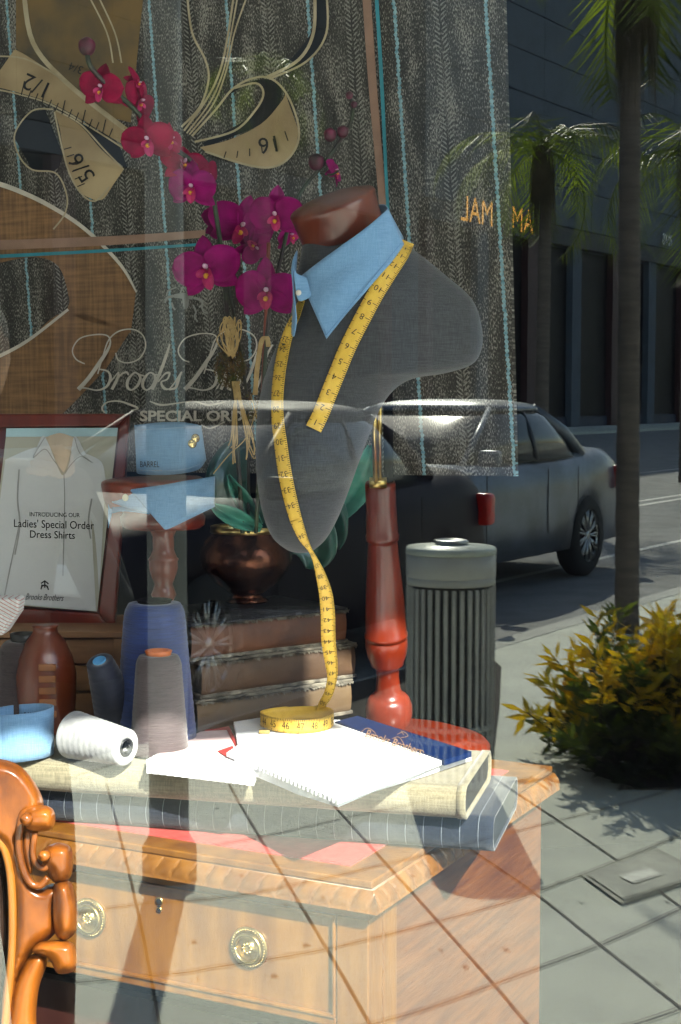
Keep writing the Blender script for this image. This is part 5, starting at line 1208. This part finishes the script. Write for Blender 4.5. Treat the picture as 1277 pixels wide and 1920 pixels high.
m_gold2 = mat("glowing gilt letters", (.95, .42, .06), .35, metal=.2); m_gold2.node_tree.nodes["Principled BSDF"].inputs["Emission Color"].default_value = (1, .42, .05, 1); m_gold2.node_tree.nodes["Principled BSDF"].inputs["Emission Strength"].default_value = .75; m_wl = mat("white letters", (.9, .9, .9), .5)  # emission added so the gold letters read bright on the shaded facade
NB = -26
def sfac(px, py):
    d = ray(px, py); t = (NB - (EYE - K0).dot(sn)) / d.dot(sn); p = EYE + d * t; return (p - K0).dot(sd), p.z
s1_, z1_ = sfac(1256, 462); s2_, z2_ = sfac(995, 440)
facade("blue grey clad building across the street, mirrored at the window's right", 44, 130, NB, 27, m_bl, 18, txt=(("MI MS", s1_ - 44, z1_, .55, m_wl), ("AM    MAL", s2_ - 44, z2_ , 1.0, m_gold2)))
facade("warm grey building across the street, mirrored over the middle of the window", -22, 43, NB - 1, 20, m_wm, 14)
facade("dim low building across the street at the window's far left reflection", -60, -24, NB, 9, m_wm, 8)
struct("far_pavement", hexa([rd(-90, -60, -.5), rd(160, -60, -.5), rd(160, NB + 4, -.5), rd(-90, NB + 4, -.5), rd(-90, -60, 0), rd(160, -60, 0), rd(160, NB + 4, 0), rd(-90, NB + 4, 0)]), m_conc)

# ------------------------------------------------------------------ the photographer, dimly mirrored at the left edge
per_ = thing("person", "person in dark clothes standing with raised hands, dimly mirrored by the carved chair", "person", (0, -.16, 0))
def skin_body(nodes, edges, m, name, parent, sub=2):
    me = bpy.data.meshes.new(name); me.from_pydata([Vector(n[0]) - ORG[parent.name] for n in nodes], edges, []); me.materials.append(m)
    o = bpy.data.objects.new(name, me); COL.objects.link(o); o.parent = parent; ORG[o.name] = ORG[parent.name]
    md = o.modifiers.new("skin", 'SKIN'); md.use_smooth_shade = True
    for i, n in enumerate(nodes): me.skin_vertices[0].data[i].radius = (n[1], n[2] if len(n) > 2 else n[1])
    me.skin_vertices[0].data[0].use_root = True
    s = o.modifiers.new("s", 'SUBSURF'); s.levels = sub; s.render_levels = sub
    return o
m_cloth = mat("dark clothing", (.018, .020, .028), .85, (.012, .013, .018), 10); m_skinp = mat("skin", (.42, .24, .16), .55)
bx_, by_ = .035, -.17
body = [((bx_, by_, .88), .145, .11), ((bx_, by_, 1.02), .135, .10), ((bx_, by_, 1.20), .15, .11), ((bx_, by_, 1.33), .14, .10), ((bx_, by_, 1.40), .055), 
        ((bx_ - .17, by_, 1.33), .06), ((bx_ - .24, by_ + .04, 1.12), .045), ((bx_ - .12, by_ + .17, 1.32), .034),
        ((bx_ + .17, by_, 1.33), .06), ((bx_ + .24, by_ + .04, 1.12), .045), ((bx_ + .12, by_ + .17, 1.32), .034),
        ((bx_ - .095, by_, .80), .09), ((bx_ - .11, by_ + .01, .46), .062), ((bx_ - .12, by_ - .02, .09), .045), ((bx_ - .13, by_ + .13, .045), .04),
        ((bx_ + .095, by_, .80), .09), ((bx_ + .11, by_ + .01, .46), .062), ((bx_ + .12, by_ - .02, .09), .045), ((bx_ + .13, by_ + .13, .045), .04)]
be = [(0, 1), (1, 2), (2, 3), (3, 4), (3, 5), (5, 6), (6, 7), (3, 8), (8, 9), (9, 10), (0, 11), (11, 12), (12, 13), (13, 14), (0, 15), (15, 16), (16, 17), (17, 18)]
skin_body(body, be, m_cloth, "body", per_)
hd_ = Vector((bx_, by_ - .02, 1.56))
head_rows = []
for i in range(15):
    b = math.pi * i / 14; row = []
    for j in range(24):
        a = 2 * math.pi * j / 24; x, y, z = math.cos(a) * math.sin(b), math.sin(a) * math.sin(b), math.cos(b)
        q = Vector((x * .075 * (1 - .25 * max(0, -z)), y * .095, z * .12))
        if y > .8 and abs(x) < .22 and -.35 < z < .1: q.y += .018
        if y > .7 and .2 < abs(x) < .5 and .05 < z < .25: q.y -= .008
        row.append(hd_ + q)
    head_rows.append(row)
hdm = mesh("head", grid(head_rows, True), m_skinp, per_)
mesh("hair", grid([[hd_ + (p - hd_) * 1.07 + Vector((0, -.012, .008)) for p in row] for row in head_rows[:7]], True), mat("dark hair", (.02, .014, .01), .7, bump=.6, bscale=80), per_)
for s in (-1, 1):
    pm = Vector((bx_ + s * .105, by_ + .205, 1.365)); hn = [((pm), .022, .014), ((pm + Vector((-s * .02, .03, .03))), .024, .012)]; he = [(0, 1)]
    for k in range(4):
        b0_ = pm + Vector((-s * (.012 + .012 * k), .045, .045 - .010 * k)); i0 = len(hn)
        hn += [(b0_, .0085), (b0_ + Vector((-s * .022, .018, .006)), .008), (b0_ + Vector((-s * .045 + s * .004 * k, .010, .004)), .007)]; he += [(1, i0), (i0, i0 + 1), (i0 + 1, i0 + 2)]
    i0 = len(hn); hn += [(pm + Vector((-s * .025, .0, .03)), .009), (pm + Vector((-s * .05, -.004, .04)), .008)]; he += [(0, i0), (i0, i0 + 1)]
    skin_body(hn, he, m_skinp, "hand", per_, 1)
